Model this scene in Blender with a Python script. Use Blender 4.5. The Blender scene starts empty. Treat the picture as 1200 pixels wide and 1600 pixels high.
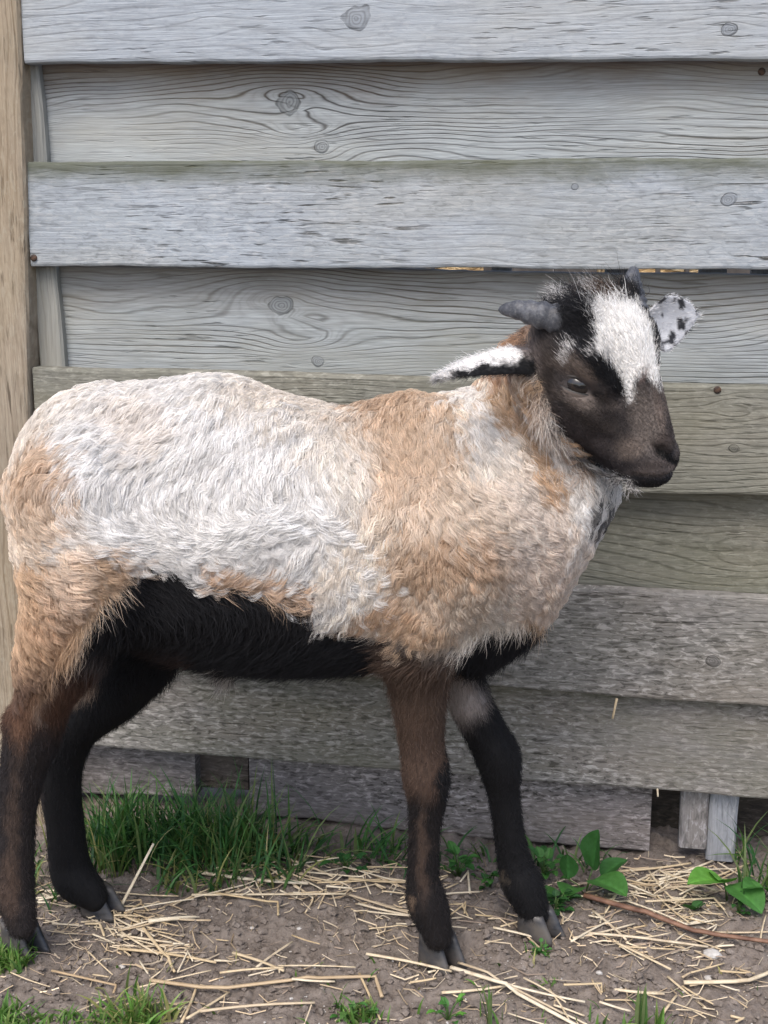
import bpy, bmesh, math, random
import numpy as np
from mathutils import Vector, Matrix, kdtree

random.seed(7)
RNG = np.random.default_rng(11)
SC = bpy.context.scene
COL = SC.collection

# ------------------------------------------------------------------ camera
CAM_H, PITCH, FPX = 0.80, math.radians(13.2), 2000.0
cam_data = bpy.data.cameras.new('camera')
cam = bpy.data.objects.new('camera', cam_data)
COL.objects.link(cam)
cam.location = (0, 0, CAM_H)
cam.rotation_euler = (math.pi / 2 - PITCH, 0, 0)
cam_data.sensor_fit = 'VERTICAL'
cam_data.sensor_height = 36.0
cam_data.sensor_width = 27.0
cam_data.lens = 36.0 * FPX / 1600.0
cam_data.clip_start = 0.02
cam_data.clip_end = 500
SC.camera = cam

# ------------------------------------------------------------------ sky and sun
SUN_ELEV, SUN_AZ = math.radians(56), math.radians(200)     # azimuth: 0 = +y, 90 = +x ; behind the camera, a little to the left
world = bpy.data.worlds.new('World')
SC.world = world
world.use_nodes = True
wn = world.node_tree
wn.nodes.clear()
w_out = wn.nodes.new('ShaderNodeOutputWorld')
w_bg = wn.nodes.new('ShaderNodeBackground')
w_sky = wn.nodes.new('ShaderNodeTexSky')
w_sky.sky_type = 'NISHITA'
w_sky.sun_disc = False
w_sky.sun_elevation = SUN_ELEV
w_sky.sun_rotation = SUN_AZ
w_sky.air_density = 1.0
w_sky.dust_density = 3.5
w_sky.ozone_density = 1.0
w_bg.inputs['Strength'].default_value = 0.15
wn.links.new(w_sky.outputs[0], w_bg.inputs['Color'])
wn.links.new(w_bg.outputs[0], w_out.inputs['Surface'])
sun_data = bpy.data.lights.new('sun', 'SUN')
sun_data.energy = 1.2
sun_data.angle = math.radians(35)
sun_data.color = (1.0, 0.965, 0.92)
sun = bpy.data.objects.new('sun', sun_data)
COL.objects.link(sun)
sun.rotation_euler = Vector((-math.sin(SUN_AZ) * math.cos(SUN_ELEV), -math.cos(SUN_AZ) * math.cos(SUN_ELEV),
                             -math.sin(SUN_ELEV))).to_track_quat('-Z', 'Y').to_euler()
vs = SC.view_settings
vs.view_transform = 'Standard'
vs.look = 'None'
vs.gamma = 1.0
vs.use_curve_mapping = False
vs.exposure = 0.92
SC.render.engine = 'CYCLES'
SC.cycles.max_bounces = 8
SC.cycles.diffuse_bounces = 4
SC.cycles.use_denoising = True
SC.cycles_curves.shape = 'RIBBONS'
SC.cycles_curves.subdivisions = 2

# ------------------------------------------------------------------ placing helpers: a point of the photograph -> a point of the place
CP, SP = math.cos(PITCH), math.sin(PITCH)
CAM = np.array([0, 0, CAM_H])
def ray(px, py):
    a, b = (px - 600) / FPX, -(py - 800) / FPX
    return np.array([a, CP + b * SP, -SP + b * CP])
def at(px, py, Y):                       # on the upright plane y = Y
    d = ray(px, py)
    return CAM + d * (Y / d[1])
def on_ground(px, py, z=0.0):
    d = ray(px, py)
    return CAM + d * ((z - CAM_H) / d[2])
FY, FS = 1.52, -0.17                     # the fence face: y = FY + FS * x
FU = np.array([1, FS, 0]) / math.hypot(1, FS)      # along the fence
FN = np.array([FS, -1, 0]) / math.hypot(1, FS)     # out of the fence, towards the viewer
F0 = np.array([0, FY, 0])
FANG = math.atan2(FS, 1)
def on_fence(px, py, off=0.0):           # (u, z) on the fence plane moved off metres to the front
    d = ray(px, py)
    t = np.dot(F0 + FN * off - CAM, FN) / np.dot(d, FN)
    p = CAM + d * t
    return float(np.dot(p - F0, FU)), float(p[2])
def project(P):                          # where a point of the place falls, in photograph pixels
    q = np.atleast_2d(P) - CAM
    dep = q[:, 1] * CP - q[:, 2] * SP
    up = q[:, 1] * SP + q[:, 2] * CP
    return np.stack([600 + FPX * q[:, 0] / dep, 800 - FPX * up / dep], 1)

# ------------------------------------------------------------------ noise
def _hash(ix, iy, iz, seed):
    h = (ix * 374761393 + iy * 668265263 + iz * 2147483647 + seed * 1274126177) & 0xFFFFFFFF
    h = ((h ^ (h >> 13)) * 1274126177) & 0xFFFFFFFF
    h = ((h ^ (h >> 16)) * 2246822519) & 0xFFFFFFFF
    return ((h ^ (h >> 15)) & 0xFFFFFF) / float(0x7FFFFF) - 1.0
def vnoise(P, seed=0):
    P = np.asarray(P, dtype=np.float64)
    I = np.floor(P).astype(np.int64)
    f = P - I
    f = f * f * f * (f * (f * 6 - 15) + 10)
    r = 0
    for dx in (0, 1):
        wx = f[:, 0] if dx else 1 - f[:, 0]
        for dy in (0, 1):
            wy = f[:, 1] if dy else 1 - f[:, 1]
            for dz in (0, 1):
                wz = f[:, 2] if dz else 1 - f[:, 2]
                r = r + wx * wy * wz * _hash(I[:, 0] + dx, I[:, 1] + dy, I[:, 2] + dz, seed)
    return r
def fbm(P, seed=0, octaves=3):
    P = np.asarray(P, dtype=np.float64)
    r, a = 0, 1.0
    for o in range(octaves):
        r = r + a * vnoise(P * (2 ** o) + 17.3 * o, seed + o)
        a *= 0.5
    return r
def sstep(a, b, x):
    t = np.clip((x - a) / (b - a), 0, 1)
    return t * t * (3 - 2 * t)

# ------------------------------------------------------------------ object helpers
def tag(o, label=None, cat=None, group=None, kind=None):
    if label: o['label'] = label
    if cat: o['category'] = cat
    if group: o['group'] = group
    if kind: o['kind'] = kind
    return o
def empty(name, loc=(0, 0, 0), rz=0.0):
    o = bpy.data.objects.new(name, None)
    COL.objects.link(o)
    o.location = loc
    o.rotation_euler = (0, 0, rz)
    o.empty_display_size = 0.05
    return o
def mesh_obj(name, verts, faces, mat, parent=None, smooth=True, loc=None, rot=None):
    me = bpy.data.meshes.new(name)
    me.from_pydata([tuple(map(float, v)) for v in verts], [], [tuple(int(i) for i in f) for f in faces])
    me.update()
    if mat: me.materials.append(mat)
    if smooth: me.shade_smooth()
    o = bpy.data.objects.new(name, me)
    COL.objects.link(o)
    if parent: o.parent = parent
    if loc is not None: o.location = loc
    if rot is not None: o.rotation_euler = rot
    return o
def quad_mesh(name, verts, quads, mat, parent=None, smooth=True):      # big meshes, straight from arrays
    me = bpy.data.meshes.new(name)
    n, m = len(verts), len(quads)
    k = quads.shape[1]
    me.vertices.add(n)
    me.vertices.foreach_set('co', np.ascontiguousarray(verts, dtype=np.float32).ravel())
    me.loops.add(m * k)
    me.loops.foreach_set('vertex_index', np.ascontiguousarray(quads, dtype=np.int32).ravel())
    me.polygons.add(m)
    me.polygons.foreach_set('loop_start', np.arange(0, m * k, k, dtype=np.int32))
    me.update(calc_edges=True)
    me.validate()
    if smooth: me.shade_smooth()
    if mat: me.materials.append(mat)
    o = bpy.data.objects.new(name, me)
    COL.objects.link(o)
    if parent: o.parent = parent
    return o
def set_color_attr(me, name, cols):
    a = me.attributes.new(name, 'FLOAT_COLOR', 'POINT')
    c = np.ones((len(cols), 4), dtype=np.float32)
    c[:, :3] = cols
    a.data.foreach_set('color', c.ravel())

class Nodes:                              # short hand for building material trees
    def __init__(s, name):
        s.m = bpy.data.materials.new(name)
        s.m.use_nodes = True
        s.t = s.m.node_tree
        s.t.nodes.clear()
        s.out = s.t.nodes.new('ShaderNodeOutputMaterial')
        s.b = s.t.nodes.new('ShaderNodeBsdfPrincipled')
        s.t.links.new(s.b.outputs[0], s.out.inputs['Surface'])
    def n(s, typ, **kw):
        nd = s.t.nodes.new(typ)
        for k, v in kw.items(): setattr(nd, k, v)
        return nd
    def put(s, sock, v):
        if isinstance(v, bpy.types.NodeSocket): s.t.links.new(v, sock)
        elif v is not None:
            if hasattr(v, '__len__') and len(v) == 3 and sock.type == 'RGBA': v = (*v, 1)
            sock.default_value = v
    def math(s, op, a, b=None, c=None, clamp=False):
        nd = s.n('ShaderNodeMath', operation=op, use_clamp=clamp)
        for i, v in enumerate((a, b, c)):
            if v is not None: s.put(nd.inputs[i], v)
        return nd.outputs[0]
    def noise(s, vec, scale, detail=3, rough=0.55, dist=0.0):
        nd = s.n('ShaderNodeTexNoise')
        s.put(nd.inputs['Vector'], vec)
        nd.inputs['Scale'].default_value = scale
        nd.inputs['Detail'].default_value = detail
        nd.inputs['Roughness'].default_value = rough
        nd.inputs['Distortion'].default_value = dist
        return nd.outputs['Fac']
    def mapping(s, vec, scale=(1, 1, 1), loc=(0, 0, 0)):
        nd = s.n('ShaderNodeMapping')
        s.put(nd.inputs['Vector'], vec)
        nd.inputs['Scale'].default_value = scale
        nd.inputs['Location'].default_value = loc
        return nd.outputs[0]
    def ramp(s, fac, stops):               # [(pos, colour or grey), ...]
        nd = s.n('ShaderNodeValToRGB')
        s.put(nd.inputs[0], fac)
        while len(nd.color_ramp.elements) < len(stops): nd.color_ramp.elements.new(0.5)
        for e, (p, c) in zip(nd.color_ramp.elements, stops):
            e.position = p
            e.color = (c, c, c, 1) if not hasattr(c, '__len__') else (*c, 1)
        return nd.outputs[0]
    def mix(s, fac, a, b, mode='MIX'):
        nd = s.n('ShaderNodeMix', data_type='RGBA', blend_type=mode)
        s.put(nd.inputs[0], fac)
        s.put(nd.inputs[6], a)
        s.put(nd.inputs[7], b)
        return nd.outputs[2]
    def bump(s, h, strength=0.5, dist=0.002, normal=None):
        nd = s.n('ShaderNodeBump')
        nd.inputs['Strength'].default_value = strength
        nd.inputs['Distance'].default_value = dist
        s.put(nd.inputs['Height'], h)
        if normal is not None: s.put(nd.inputs['Normal'], normal)
        return nd.outputs[0]
    def coord(s, kind='Object'):
        return s.n('ShaderNodeTexCoord').outputs[kind]
    def finish(s, color=None, rough=0.8, normal=None, spec=0.3):
        s.put(s.b.inputs['Base Color'], color)
        s.put(s.b.inputs['Roughness'], rough)
        s.b.inputs['Specular IOR Level'].default_value = spec
        if normal is not None: s.put(s.b.inputs['Normal'], normal)
        return s.m
# ================================================================== the fence
def wood(name, seed, light, dark, knots=(), along='x', ring_freq=150, ring_amt=0.6, check=0.5, moss=0.0, brown_top=0.0, half=0.07, wear=0.0, top_moss=0.0):
    """weathered softwood: rings that bend round the knots, eroded grain, drying checks, algae"""
    s = Nodes(name)
    sep = s.n('ShaderNodeSeparateXYZ')
    s.put(sep.inputs[0], s.coord())
    X, Z = (sep.outputs[0], sep.outputs[2]) if along == 'x' else (sep.outputs[2], sep.outputs[0])
    comb = s.n('ShaderNodeCombineXYZ')
    s.put(comb.inputs[0], X); s.put(comb.inputs[1], Z); s.put(comb.inputs[2], sep.outputs[1])
    V = s.mapping(comb.outputs[0], loc=(seed * 3.71, seed * 1.93, seed * 0.77))
    ring = Z
    kmask = None
    for (kx, kz, kr, *soft) in knots:
        dx = s.math('MULTIPLY', s.math('SUBTRACT', X, kx), 0.42)
        dz = s.math('SUBTRACT', Z, kz)
        r2 = s.math('ADD', s.math('MULTIPLY', dx, dx), s.math('MULTIPLY', dz, dz))
        k = s.math('DIVIDE', kr * kr * 1.5, s.math('ADD', r2, kr * kr * 0.55))
        ring = s.math('SUBTRACT', ring, s.math('MULTIPLY', dz, s.math('MINIMUM', k, 1.6)))
        if soft: continue
        dxx = s.math('MULTIPLY', s.math('SUBTRACT', X, kx), 0.85)
        rr = s.math('SQRT', s.math('ADD', s.math('MULTIPLY', dxx, dxx), s.math('MULTIPLY', dz, dz)))
        rr = s.math('ADD', rr, s.math('MULTIPLY', s.math('SUBTRACT', s.noise(V, 55, 1), 0.5), kr * 1.1))
        q = s.math('DIVIDE', rr, kr)
        kmask = (q if kmask is None else s.math('MINIMUM', kmask, q))
    low = s.noise(s.mapping(V, (2.2, 9, 1)), 1.0, 2)
    mid = s.noise(s.mapping(V, (9, 40, 8)), 1.0, 3)
    ring = s.math('ADD', ring, s.math('MULTIPLY', s.math('SUBTRACT', low, 0.5), 0.085))
    ring = s.math('ADD', ring, s.math('MULTIPLY', s.math('SUBTRACT', mid, 0.5), 0.006))
    wave = s.math('SINE', s.math('MULTIPLY', ring, ring_freq * 6.283))
    wave2 = s.math('SINE', s.math('MULTIPLY', ring, ring_freq * 2.7 * 6.283))
    line = s.math('POWER', s.math('MULTIPLY_ADD', wave, 0.5, 0.5), 9.0)
    line2 = s.math('POWER', s.math('MULTIPLY_ADD', wave2, 0.5, 0.5), 3.0)
    where = s.ramp(s.noise(s.mapping(V, (3.5, 14, 1), (5, 2, 0)), 1.0, 2), [(0.36, 0.05), (0.62, 1.0)])
    line = s.math('MULTIPLY', line, where)
    fibre = s.noise(s.mapping(V, (9, 330, 60)), 1.0, 4, 0.7)
    fibre2 = s.noise(s.mapping(V, (28, 700, 60)), 1.0, 2, 0.6)
    chk = s.ramp(s.noise(s.mapping(V, (26, 230, 40), (3, 9, 1)), 1.0, 2, 0.5), [(0.60, 0.0), (0.70, 1.0)])
    chk = s.math('MULTIPLY', chk, s.ramp(s.noise(s.mapping(V, (5, 11, 1), (8, 4, 0)), 1.0, 2), [(0.42, 0.0), (0.6, 1.0)]))
    blot = s.noise(s.mapping(V, (5, 12, 4)), 1.0, 4, 0.6)
    col = s.mix(s.ramp(blot, [(0.3, 0.0), (0.7, 1.0)]), light, tuple(0.70 * a + 0.30 * b for a, b in zip(light, dark)))
    col = s.mix(s.math('MULTIPLY', s.ramp(fibre, [(0.38, 0.0), (0.66, 1.0)]), 0.62), col, tuple(0.45 * a + 0.55 * b for a, b in zip(light, dark)))
    col = s.mix(s.math('MULTIPLY', s.ramp(fibre2, [(0.45, 0.0), (0.66, 1.0)]), 0.4), col, tuple(min(1, 1.25 * a) for a in light))
    col = s.mix(s.math('MULTIPLY', line2, 0.16 * ring_amt), col, dark)
    col = s.mix(s.math('MULTIPLY', line, ring_amt), col, dark)
    col = s.mix(s.math('MULTIPLY', chk, check), col, tuple(0.45 * a for a in dark))
    col = s.mix(s.math('MULTIPLY', s.ramp(s.noise(s.mapping(V, (3, 10, 2), (4, 1, 9)), 1.0, 4, .6), [(0.42, 0.0), (0.7, 1.0)]), 0.38), col, tuple(q * w for q, w in zip(light, (0.98, 0.86, 0.68))))
    if wear > 0:                          # pale torn fibres and dark pits
        wv = s.noise(s.mapping(V, (75, 210, 60), (1, 5, 7)), 1.0, 3, 0.6, 0.6)
        wz = s.ramp(s.noise(s.mapping(V, (4, 9, 2), (11, 3, 2)), 1.0, 3), [(0.35, 0.25), (0.6, 1.0)])
        col = s.mix(s.math('MULTIPLY', s.math('MULTIPLY', s.ramp(wv, [(0.54, 0.0), (0.62, 1.0)]), wz), wear), col, tuple(min(0.5, 1.9 * a) for a in light))
        col = s.mix(s.math('MULTIPLY', s.math('MULTIPLY', s.ramp(wv, [(0.36, 1.0), (0.46, 0.0)]), wz), wear), col, tuple(0.5 * a for a in dark))
        wear_h = wv
    if moss > 0:
        mz = s.ramp(s.noise(s.mapping(V, (4, 8, 3), (2, 7, 3)), 1.0, 5, 0.65), [(0.40, 0.0), (0.68, 1.0)])
        col = s.mix(s.math('MULTIPLY', mz, moss), col, (0.115, 0.118, 0.072))
    up = s.math('DIVIDE', s.math('ADD', Z, half), 2 * half, clamp=True)     # 0 at the lower edge, 1 at the upper
    upn = s.math('ADD', up, s.math('MULTIPLY', s.math('SUBTRACT', s.noise(s.mapping(V, (14, 40, 5)), 1.0, 4, 0.6), 0.5), 0.35))
    if top_moss > 0:
        col = s.mix(s.math('MULTIPLY', s.ramp(upn, [(0.74, 0.0), (0.97, 1.0)]), top_moss), col, (0.080, 0.085, 0.055))
    if brown_top > 0:
        col = s.mix(s.math('MULTIPLY', s.ramp(upn, [(0.55, 0.0), (0.95, 1.0)]), brown_top), col, (0.16, 0.105, 0.06))
    h = s.math('SUBTRACT', s.math('MULTIPLY', fibre, 0.55), s.math('MULTIPLY', line, 0.5 * ring_amt + 0.1))
    h = s.math('SUBTRACT', h, s.math('MULTIPLY', chk, 0.9))
    if wear > 0: h = s.math('ADD', h, s.math('MULTIPLY', wear_h, 1.2 * wear))
    if kmask is not None:
        edge = s.ramp(kmask, [(0.0, 0.1), (0.72, 0.1), (0.90, 0.8), (1.05, 0.45), (1.3, 0.0)])
        core = s.ramp(kmask, [(0.75, 1.0), (0.95, 0.0)])
        krings = s.math('MULTIPLY', core, s.math('POWER', s.math('MULTIPLY_ADD', s.math('SINE', s.math('MULTIPLY', kmask, 21.0)), 0.5, 0.5), 2.0))
        col = s.mix(s.math('MULTIPLY', core, 0.75), col, tuple(0.62 * a + 0.25 * b for a, b in zip(light, dark)))
        col = s.mix(s.math('MULTIPLY', krings, 0.45), col, dark)
        col = s.mix(s.math('MULTIPLY', s.math('MULTIPLY', edge, s.ramp(s.noise(V, 45, 2), [(.38, .15), (.62, 1.0)])), 0.9), col, tuple(0.4 * a for a in dark))
        h = s.math('SUBTRACT', h, s.math('MULTIPLY', edge, 0.9))
    return s.finish(col, 0.88, s.bump(h, 0.7, 0.0018), 0.15)

def plank(name, mat, parent, uL, uR, zbl, zbr, ztl, ztr, off, thick, seed, nu=70, rough=0.0012, taper=0.0):
    """a sawn board: (u, z) corners, front face off metres in front of the fence plane, edges uneven along the length"""
    cu, cz = (uL + uR) / 2, (zbl + zbr + ztl + ztr) / 4
    nz = 6
    us = np.linspace(uL, uR, nu)
    t = (us - uL) / (uR - uL)
    wb = rough * (vnoise(np.stack([us * 9, us * 0 + seed, us * 0], 1), seed) + 0.5 * vnoise(np.stack([us * 55, us * 0 + seed, us * 0], 1), seed + 1))
    wt = rough * (vnoise(np.stack([us * 8, us * 0 + seed + 9, us * 0], 1), seed + 5) + 0.5 * vnoise(np.stack([us * 60, us * 0 + seed, us * 0], 1), seed + 3))
    zb, zt = zbl + (zbr - zbl) * t + wb, ztl + (ztr - ztl) * t + wt
    bow = 0.0012 * vnoise(np.stack([us * 3, us * 0 + seed, us * 0], 1), seed + 8)
    r = min(0.0035, thick * 0.25)
    # profile round the board: front (with eased edges) then back
    prof = [(0, r * 0.35, 0.0)] + [(f, 0, 0.0) for f in (0.0,)]
    rows = []
    def row(zf, zo, yo):                  # zf 0..1 between the edges, zo metres extra, yo depth behind the face
        z = zb + (zt - zb) * zf + zo
        y = off + bow - yo
        rows.append(np.stack([us - cu, -y, z - cz], 1))
    row(0, 0, thick); row(0, 0, r); row(0, r * 0.3, r * 0.3); row(0, r, 0)
    for f in np.linspace(0, 1, nz)[1:-1]: row(f, 0, taper * f)
    row(1, -r, 0 + taper); row(1, -r * 0.3, r * 0.3 + taper); row(1, 0, r + taper); row(1, 0, thick)
    V = np.concatenate(rows)
    R, faces = len(rows), []
    for i in range(R):
        j = (i + 1) % R
        for k in range(nu - 1):
            faces.append((i * nu + k, i * nu + k + 1, j * nu + k + 1, j * nu + k))
    faces.append([i * nu for i in range(R)][::1])
    faces.append([i * nu + nu - 1 for i in range(R)][::-1])
    o = mesh_obj(name, V, faces, mat, parent, smooth=False, loc=(cu, 0, cz))
    return o

fence = empty('wooden_fence', F0, FANG)
tag(fence, 'weathered grey fence of wide overlapping horizontal boards behind the lamb', 'fence')
BLUE, BDK = (0.355, 0.392, 0.430), (0.080, 0.084, 0.092)
GREY, GDK = (0.365, 0.395, 0.405), (0.042, 0.039, 0.037)
GREEN, NDK = (0.225, 0.222, 0.190), (0.050, 0.048, 0.040)
LOWC, LDK = (0.240, 0.230, 0.218), (0.042, 0.039, 0.036)
OFF_B = -0.033
def kn(px, py, off, c):                   # a knot seen at a photograph point, in the board's own coordinates
    u, z = on_fence(px, py, off)
    return (u - c[0], z - c[1])
def board(xl, tops, bots, off, seed, light, dark, knots=(), over_top=0.0, over_bot=0.0, xr=1420, name='board', **kw):
    """tops / bots: photograph y of the edge at xl and at x = 1200"""
    def ext(y0, y1, x): return y0 + (y1 - y0) * (x - xl) / (1200 - xl)
    uL, ztl = on_fence(xl, tops[0], off); _, zbl = on_fence(xl, bots[0], off)
    uR, ztr = on_fence(xr, ext(*tops, xr), off); _, zbr = on_fence(xr, ext(*bots, xr), off)
    ztl += over_top; ztr += over_top; zbl -= over_bot; zbr -= over_bot
    c = ((uL + uR) / 2, (zbl + zbr + ztl + ztr) / 4)
    ks = []
    for (px, py, r, *soft) in knots:
        kx, kz = kn(px, py, off, c)
        ks.append((kx, kz, r, *soft))
    half = (ztl + ztr - zbl - zbr) / 4
    m = wood('weathered board wood', seed, light, dark, ks, half=half, **kw)
    return plank(name, m, fence, uL, uR, zbl, zbr, ztl, ztr, off, 0.019, seed)
board(27, (-90, -100), (98, 92), 0.0, 1, BLUE, BDK, [(556, 27, .014), (1140, 46, .0075), (325, 40, .006, 1)], ring_amt=0.3, check=0.65, ring_freq=110, wear=0.15)
board(61, (98, 92), (250, 246), OFF_B, 2, GREY, GDK, [(452, 160, .013), (503, 229, .0075), (480, 190, .02, 1)], over_top=.02, over_bot=.02, ring_amt=0.95, brown_top=0.75, check=0.3, ring_freq=175)
board(38, (253, 246), (417, 421), 0.0, 3, BLUE, BDK, [(95, 280, .008, 1), (1138, 312, .0075), (898, 292, .0035), (345, 335, .007, 1), (1183, 338, .004, 1), (620, 338, .006, 1)], ring_amt=0.22, check=1.0, top_moss=0.85, moss=0.2, ring_freq=90, wear=0.35)
board(77, (411, 430), (577, 603), OFF_B, 4, GREY, GDK, [(440, 478, .012), (498, 565, .0065), (470, 512, .022, 1)], over_bot=.02, ring_amt=0.92, brown_top=0.3, moss=0.25, check=0.4, ring_freq=165)
board(50, (574, 603), (748, 776), 0.0, 5, GREEN, NDK, [(1146, 701, .0055), (1120, 610, .004), (1150, 640, .010, 1), (70, 672, .010, 1)], moss=0.30, ring_amt=0.6, check=0.4, wear=0.35, ring_freq=120)
board(79, (748, 776), (885, 936), OFF_B, 6, GREEN, NDK, [(1170, 860, .02, 1)], over_top=.02, over_bot=.02, moss=0.33, ring_amt=0.6, check=0.3, wear=0.25, ring_freq=90)
board(46, (872, 936), (1018, 1106), 0.0, 7, LOWC, LDK, [(1113, 1032, .0075), (880, 1042, .005, 1), (1100, 950, .012, 1)], ring_amt=0.3, check=0.6, wear=0.65, moss=0.2, ring_freq=100)
board(40, (1018, 1106), (1157, 1250), -0.024, 8, LOWC, LDK, [(490, 1140, .010, 1)], over_top=.025, ring_amt=0.2, check=0.4, wear=0.7, top_moss=0.8, moss=0.45)
def nail(px, py, off):
    u, z = on_fence(px, py, off)
    V, F = [], []
    for (r, y) in ((.0042, -.0005), (.0042, .0012), (.0030, .0018), (.0001, .0016)):
        for j in range(12): V.append((r * math.cos(j * math.pi / 6), -off - y, r * math.sin(j * math.pi / 6)))
    for i in range(3):
        for j in range(12): F.append((i*12 + j, i*12 + (j+1) % 12, (i+1)*12 + (j+1) % 12, (i+1)*12 + j))
    mesh_obj('nail', V, F, nail_mat, fence, loc=(u, 0, z))
s = Nodes('rusty nail')
nail_mat = s.finish(s.ramp(s.noise(s.coord(), 300, 3), [(.4, (.035, .024, .02)), (.65, (.09, .05, .03))]), .6)
for q in ((53, 403, 0), (1121, 609, 0), (66, 940, 0), (1190, 112, OFF_B)): nail(*q)
# the frame strips between front and back boards, at the left and (behind) seen through the gap
def upright(x0, x1, ytop, ybot, off, thick, seed, light, dark, lean=0.0, **kw):
    uL, zt = on_fence(x0, ytop, off); uR, _ = on_fence(x1, ytop, off)
    _, zb = on_fence(x0, ybot, off)
    m = wood('weathered upright wood', seed, light, dark, along='z', half=(zt - zb) / 2, **kw)
    w, h = (uR - uL), (zt - zb)
    n = 30
    zs = np.linspace(-h / 2, h / 2, n)
    r = min(.003, w * .15)
    P = [(-w/2, thick), (-w/2, r), (-w/2 + r, 0), (w/2 - r, 0), (w/2, r), (w/2, thick)]
    V, F = [], []
    for k, z in enumerate(zs):
        j = 0.0008 * float(vnoise([[z * 30, seed, 0]], seed)[0])
        for (x, y) in P: V.append((x + j + lean * z, y - off, z))
    q = len(P)
    for k in range(n - 1):
        for i in range(q):
            F.append((k*q + i, k*q + (i+1) % q, (k+1)*q + (i+1) % q, (k+1)*q + i))
    F.append(list(range(q))[::-1]); F.append([(n-1)*q + i for i in range(q)])
    return mesh_obj('upright', V, F, m, fence, smooth=False, loc=((uL + uR) / 2, 0, (zt + zb) / 2))
upright(20, 62, -60, 1000, -0.0192, 0.0130, 21, (0.27, 0.28, 0.27), (0.1, 0.1, 0.1), lean=-0.032, ring_amt=0.3, moss=0.3)
for i, (x0, x1) in enumerate(((770, 801), (948, 988), (1098, 1142), (606, 632), (1180, 1215))):
    upright(x0, x1, 330, 640, -0.066 - 0.0015 * i, 0.02, 22 + i, (0.21, 0.23, 0.25), (0.07, 0.07, 0.07), ring_amt=0.3)
upright(1072, 1117, 1120, 1325, -0.046, 0.02, 31, (0.24, 0.235, 0.245), (0.075, 0.075, 0.08), ring_amt=0.2, wear=0.5)
upright(1118, 1164, 1120, 1345, -0.0435, 0.024, 32, (0.30, 0.315, 0.345), (0.10, 0.10, 0.11), ring_amt=0.2, wear=0.4)
# sleepers under the lowest board, and one dark board added as shade
def sleeper_or_shade(x0, x1, yt, yb0, yb1, off, thick, seed, light):
    uL, zt = on_fence(x0, yt, off); uR, _ = on_fence(x1, yt, off)
    _, zl = on_fence(x0, yb0, off); _, zr = on_fence(x1, yb1, off)
    m = wood('rough ground or shade board wood', seed, light, (0.055, 0.05, 0.048), ring_amt=0.15, check=0.3, wear=0.9, moss=0.12, half=0.06)
    return plank('ground_or_shade_board', m, fence, uL, uR, zl, zr, zt, zt, off, thick, seed, rough=0.003)
sleeper_or_shade(1000, 1420, 1110, 1400, 1420, -0.13, 0.05, 44, (0.055, 0.045, 0.040))  # added dark board, its colour stands in for shade in the open hole
sleeper_or_shade(387, 1025, 1120, 1275, 1332, -0.060, 0.05, 41, (0.235, 0.215, 0.215))
sleeper_or_shade(100, 302, 1110, 1240, 1247, -0.064, 0.05, 42, (0.20, 0.185, 0.185))
sleeper_or_shade(303, 385, 1110, 1232, 1236, -0.085, 0.05, 43, (0.13, 0.11, 0.10))
# post: square section, leaning a little as in the photograph
def post():
    off = 0.010
    uT, zT = on_fence(23, -60, off); uB, zB = on_fence(52, 780, off)
    lean = (uB - uT) / (zB - zT)
    w, d = 0.095, 0.095
    zs = np.linspace(-0.12, zT + 0.05, 90)
    m = wood('post wood', 51, (0.335, 0.285, 0.220), (0.080, 0.052, 0.033), [(-0.02, .78, .012)], along='z', ring_freq=95, ring_amt=0.75, check=0.6, wear=0.15, half=0.4, moss=0.12)
    r = 0.006
    P = [(-w/2, d), (-w/2, r), (-w/2 + r, 0), (-0.012, 0), (-0.008, 0.006), (-0.005, 0), (w/2 - r, 0), (w/2 - r*.3, r*.3), (w/2, r), (w/2, d)]
    V, F = [], []
    q = len(P)
    for z in zs:
        split = float(sstep(0.60, 0.45, np.array(z)))          # a drying crack that opens towards the ground
        cx = uB + lean * (z - zB) - w / 2 + 0.0015 * float(vnoise([[z * 7, 3, 0]], 61)[0])
        for i, (x, y) in enumerate(P):
            if i == 4: y = 0.001 + 0.022 * split
            jx = 0.0012 * float(vnoise([[z * 25, i, 0]], 62)[0])
            V.append((cx + x - (0.018 if i in (3, 4, 5) else 0) + jx, y - off, z))
    for k in range(len(zs) - 1):
        for i in range(q):
            F.append((k*q + i, k*q + (i+1) % q, (k+1)*q + (i+1) % q, (k+1)*q + i))
    F.append([(len(zs)-1)*q + i for i in range(q)])
    return mesh_obj('post', V, F, m, fence, smooth=False)
post()
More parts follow.
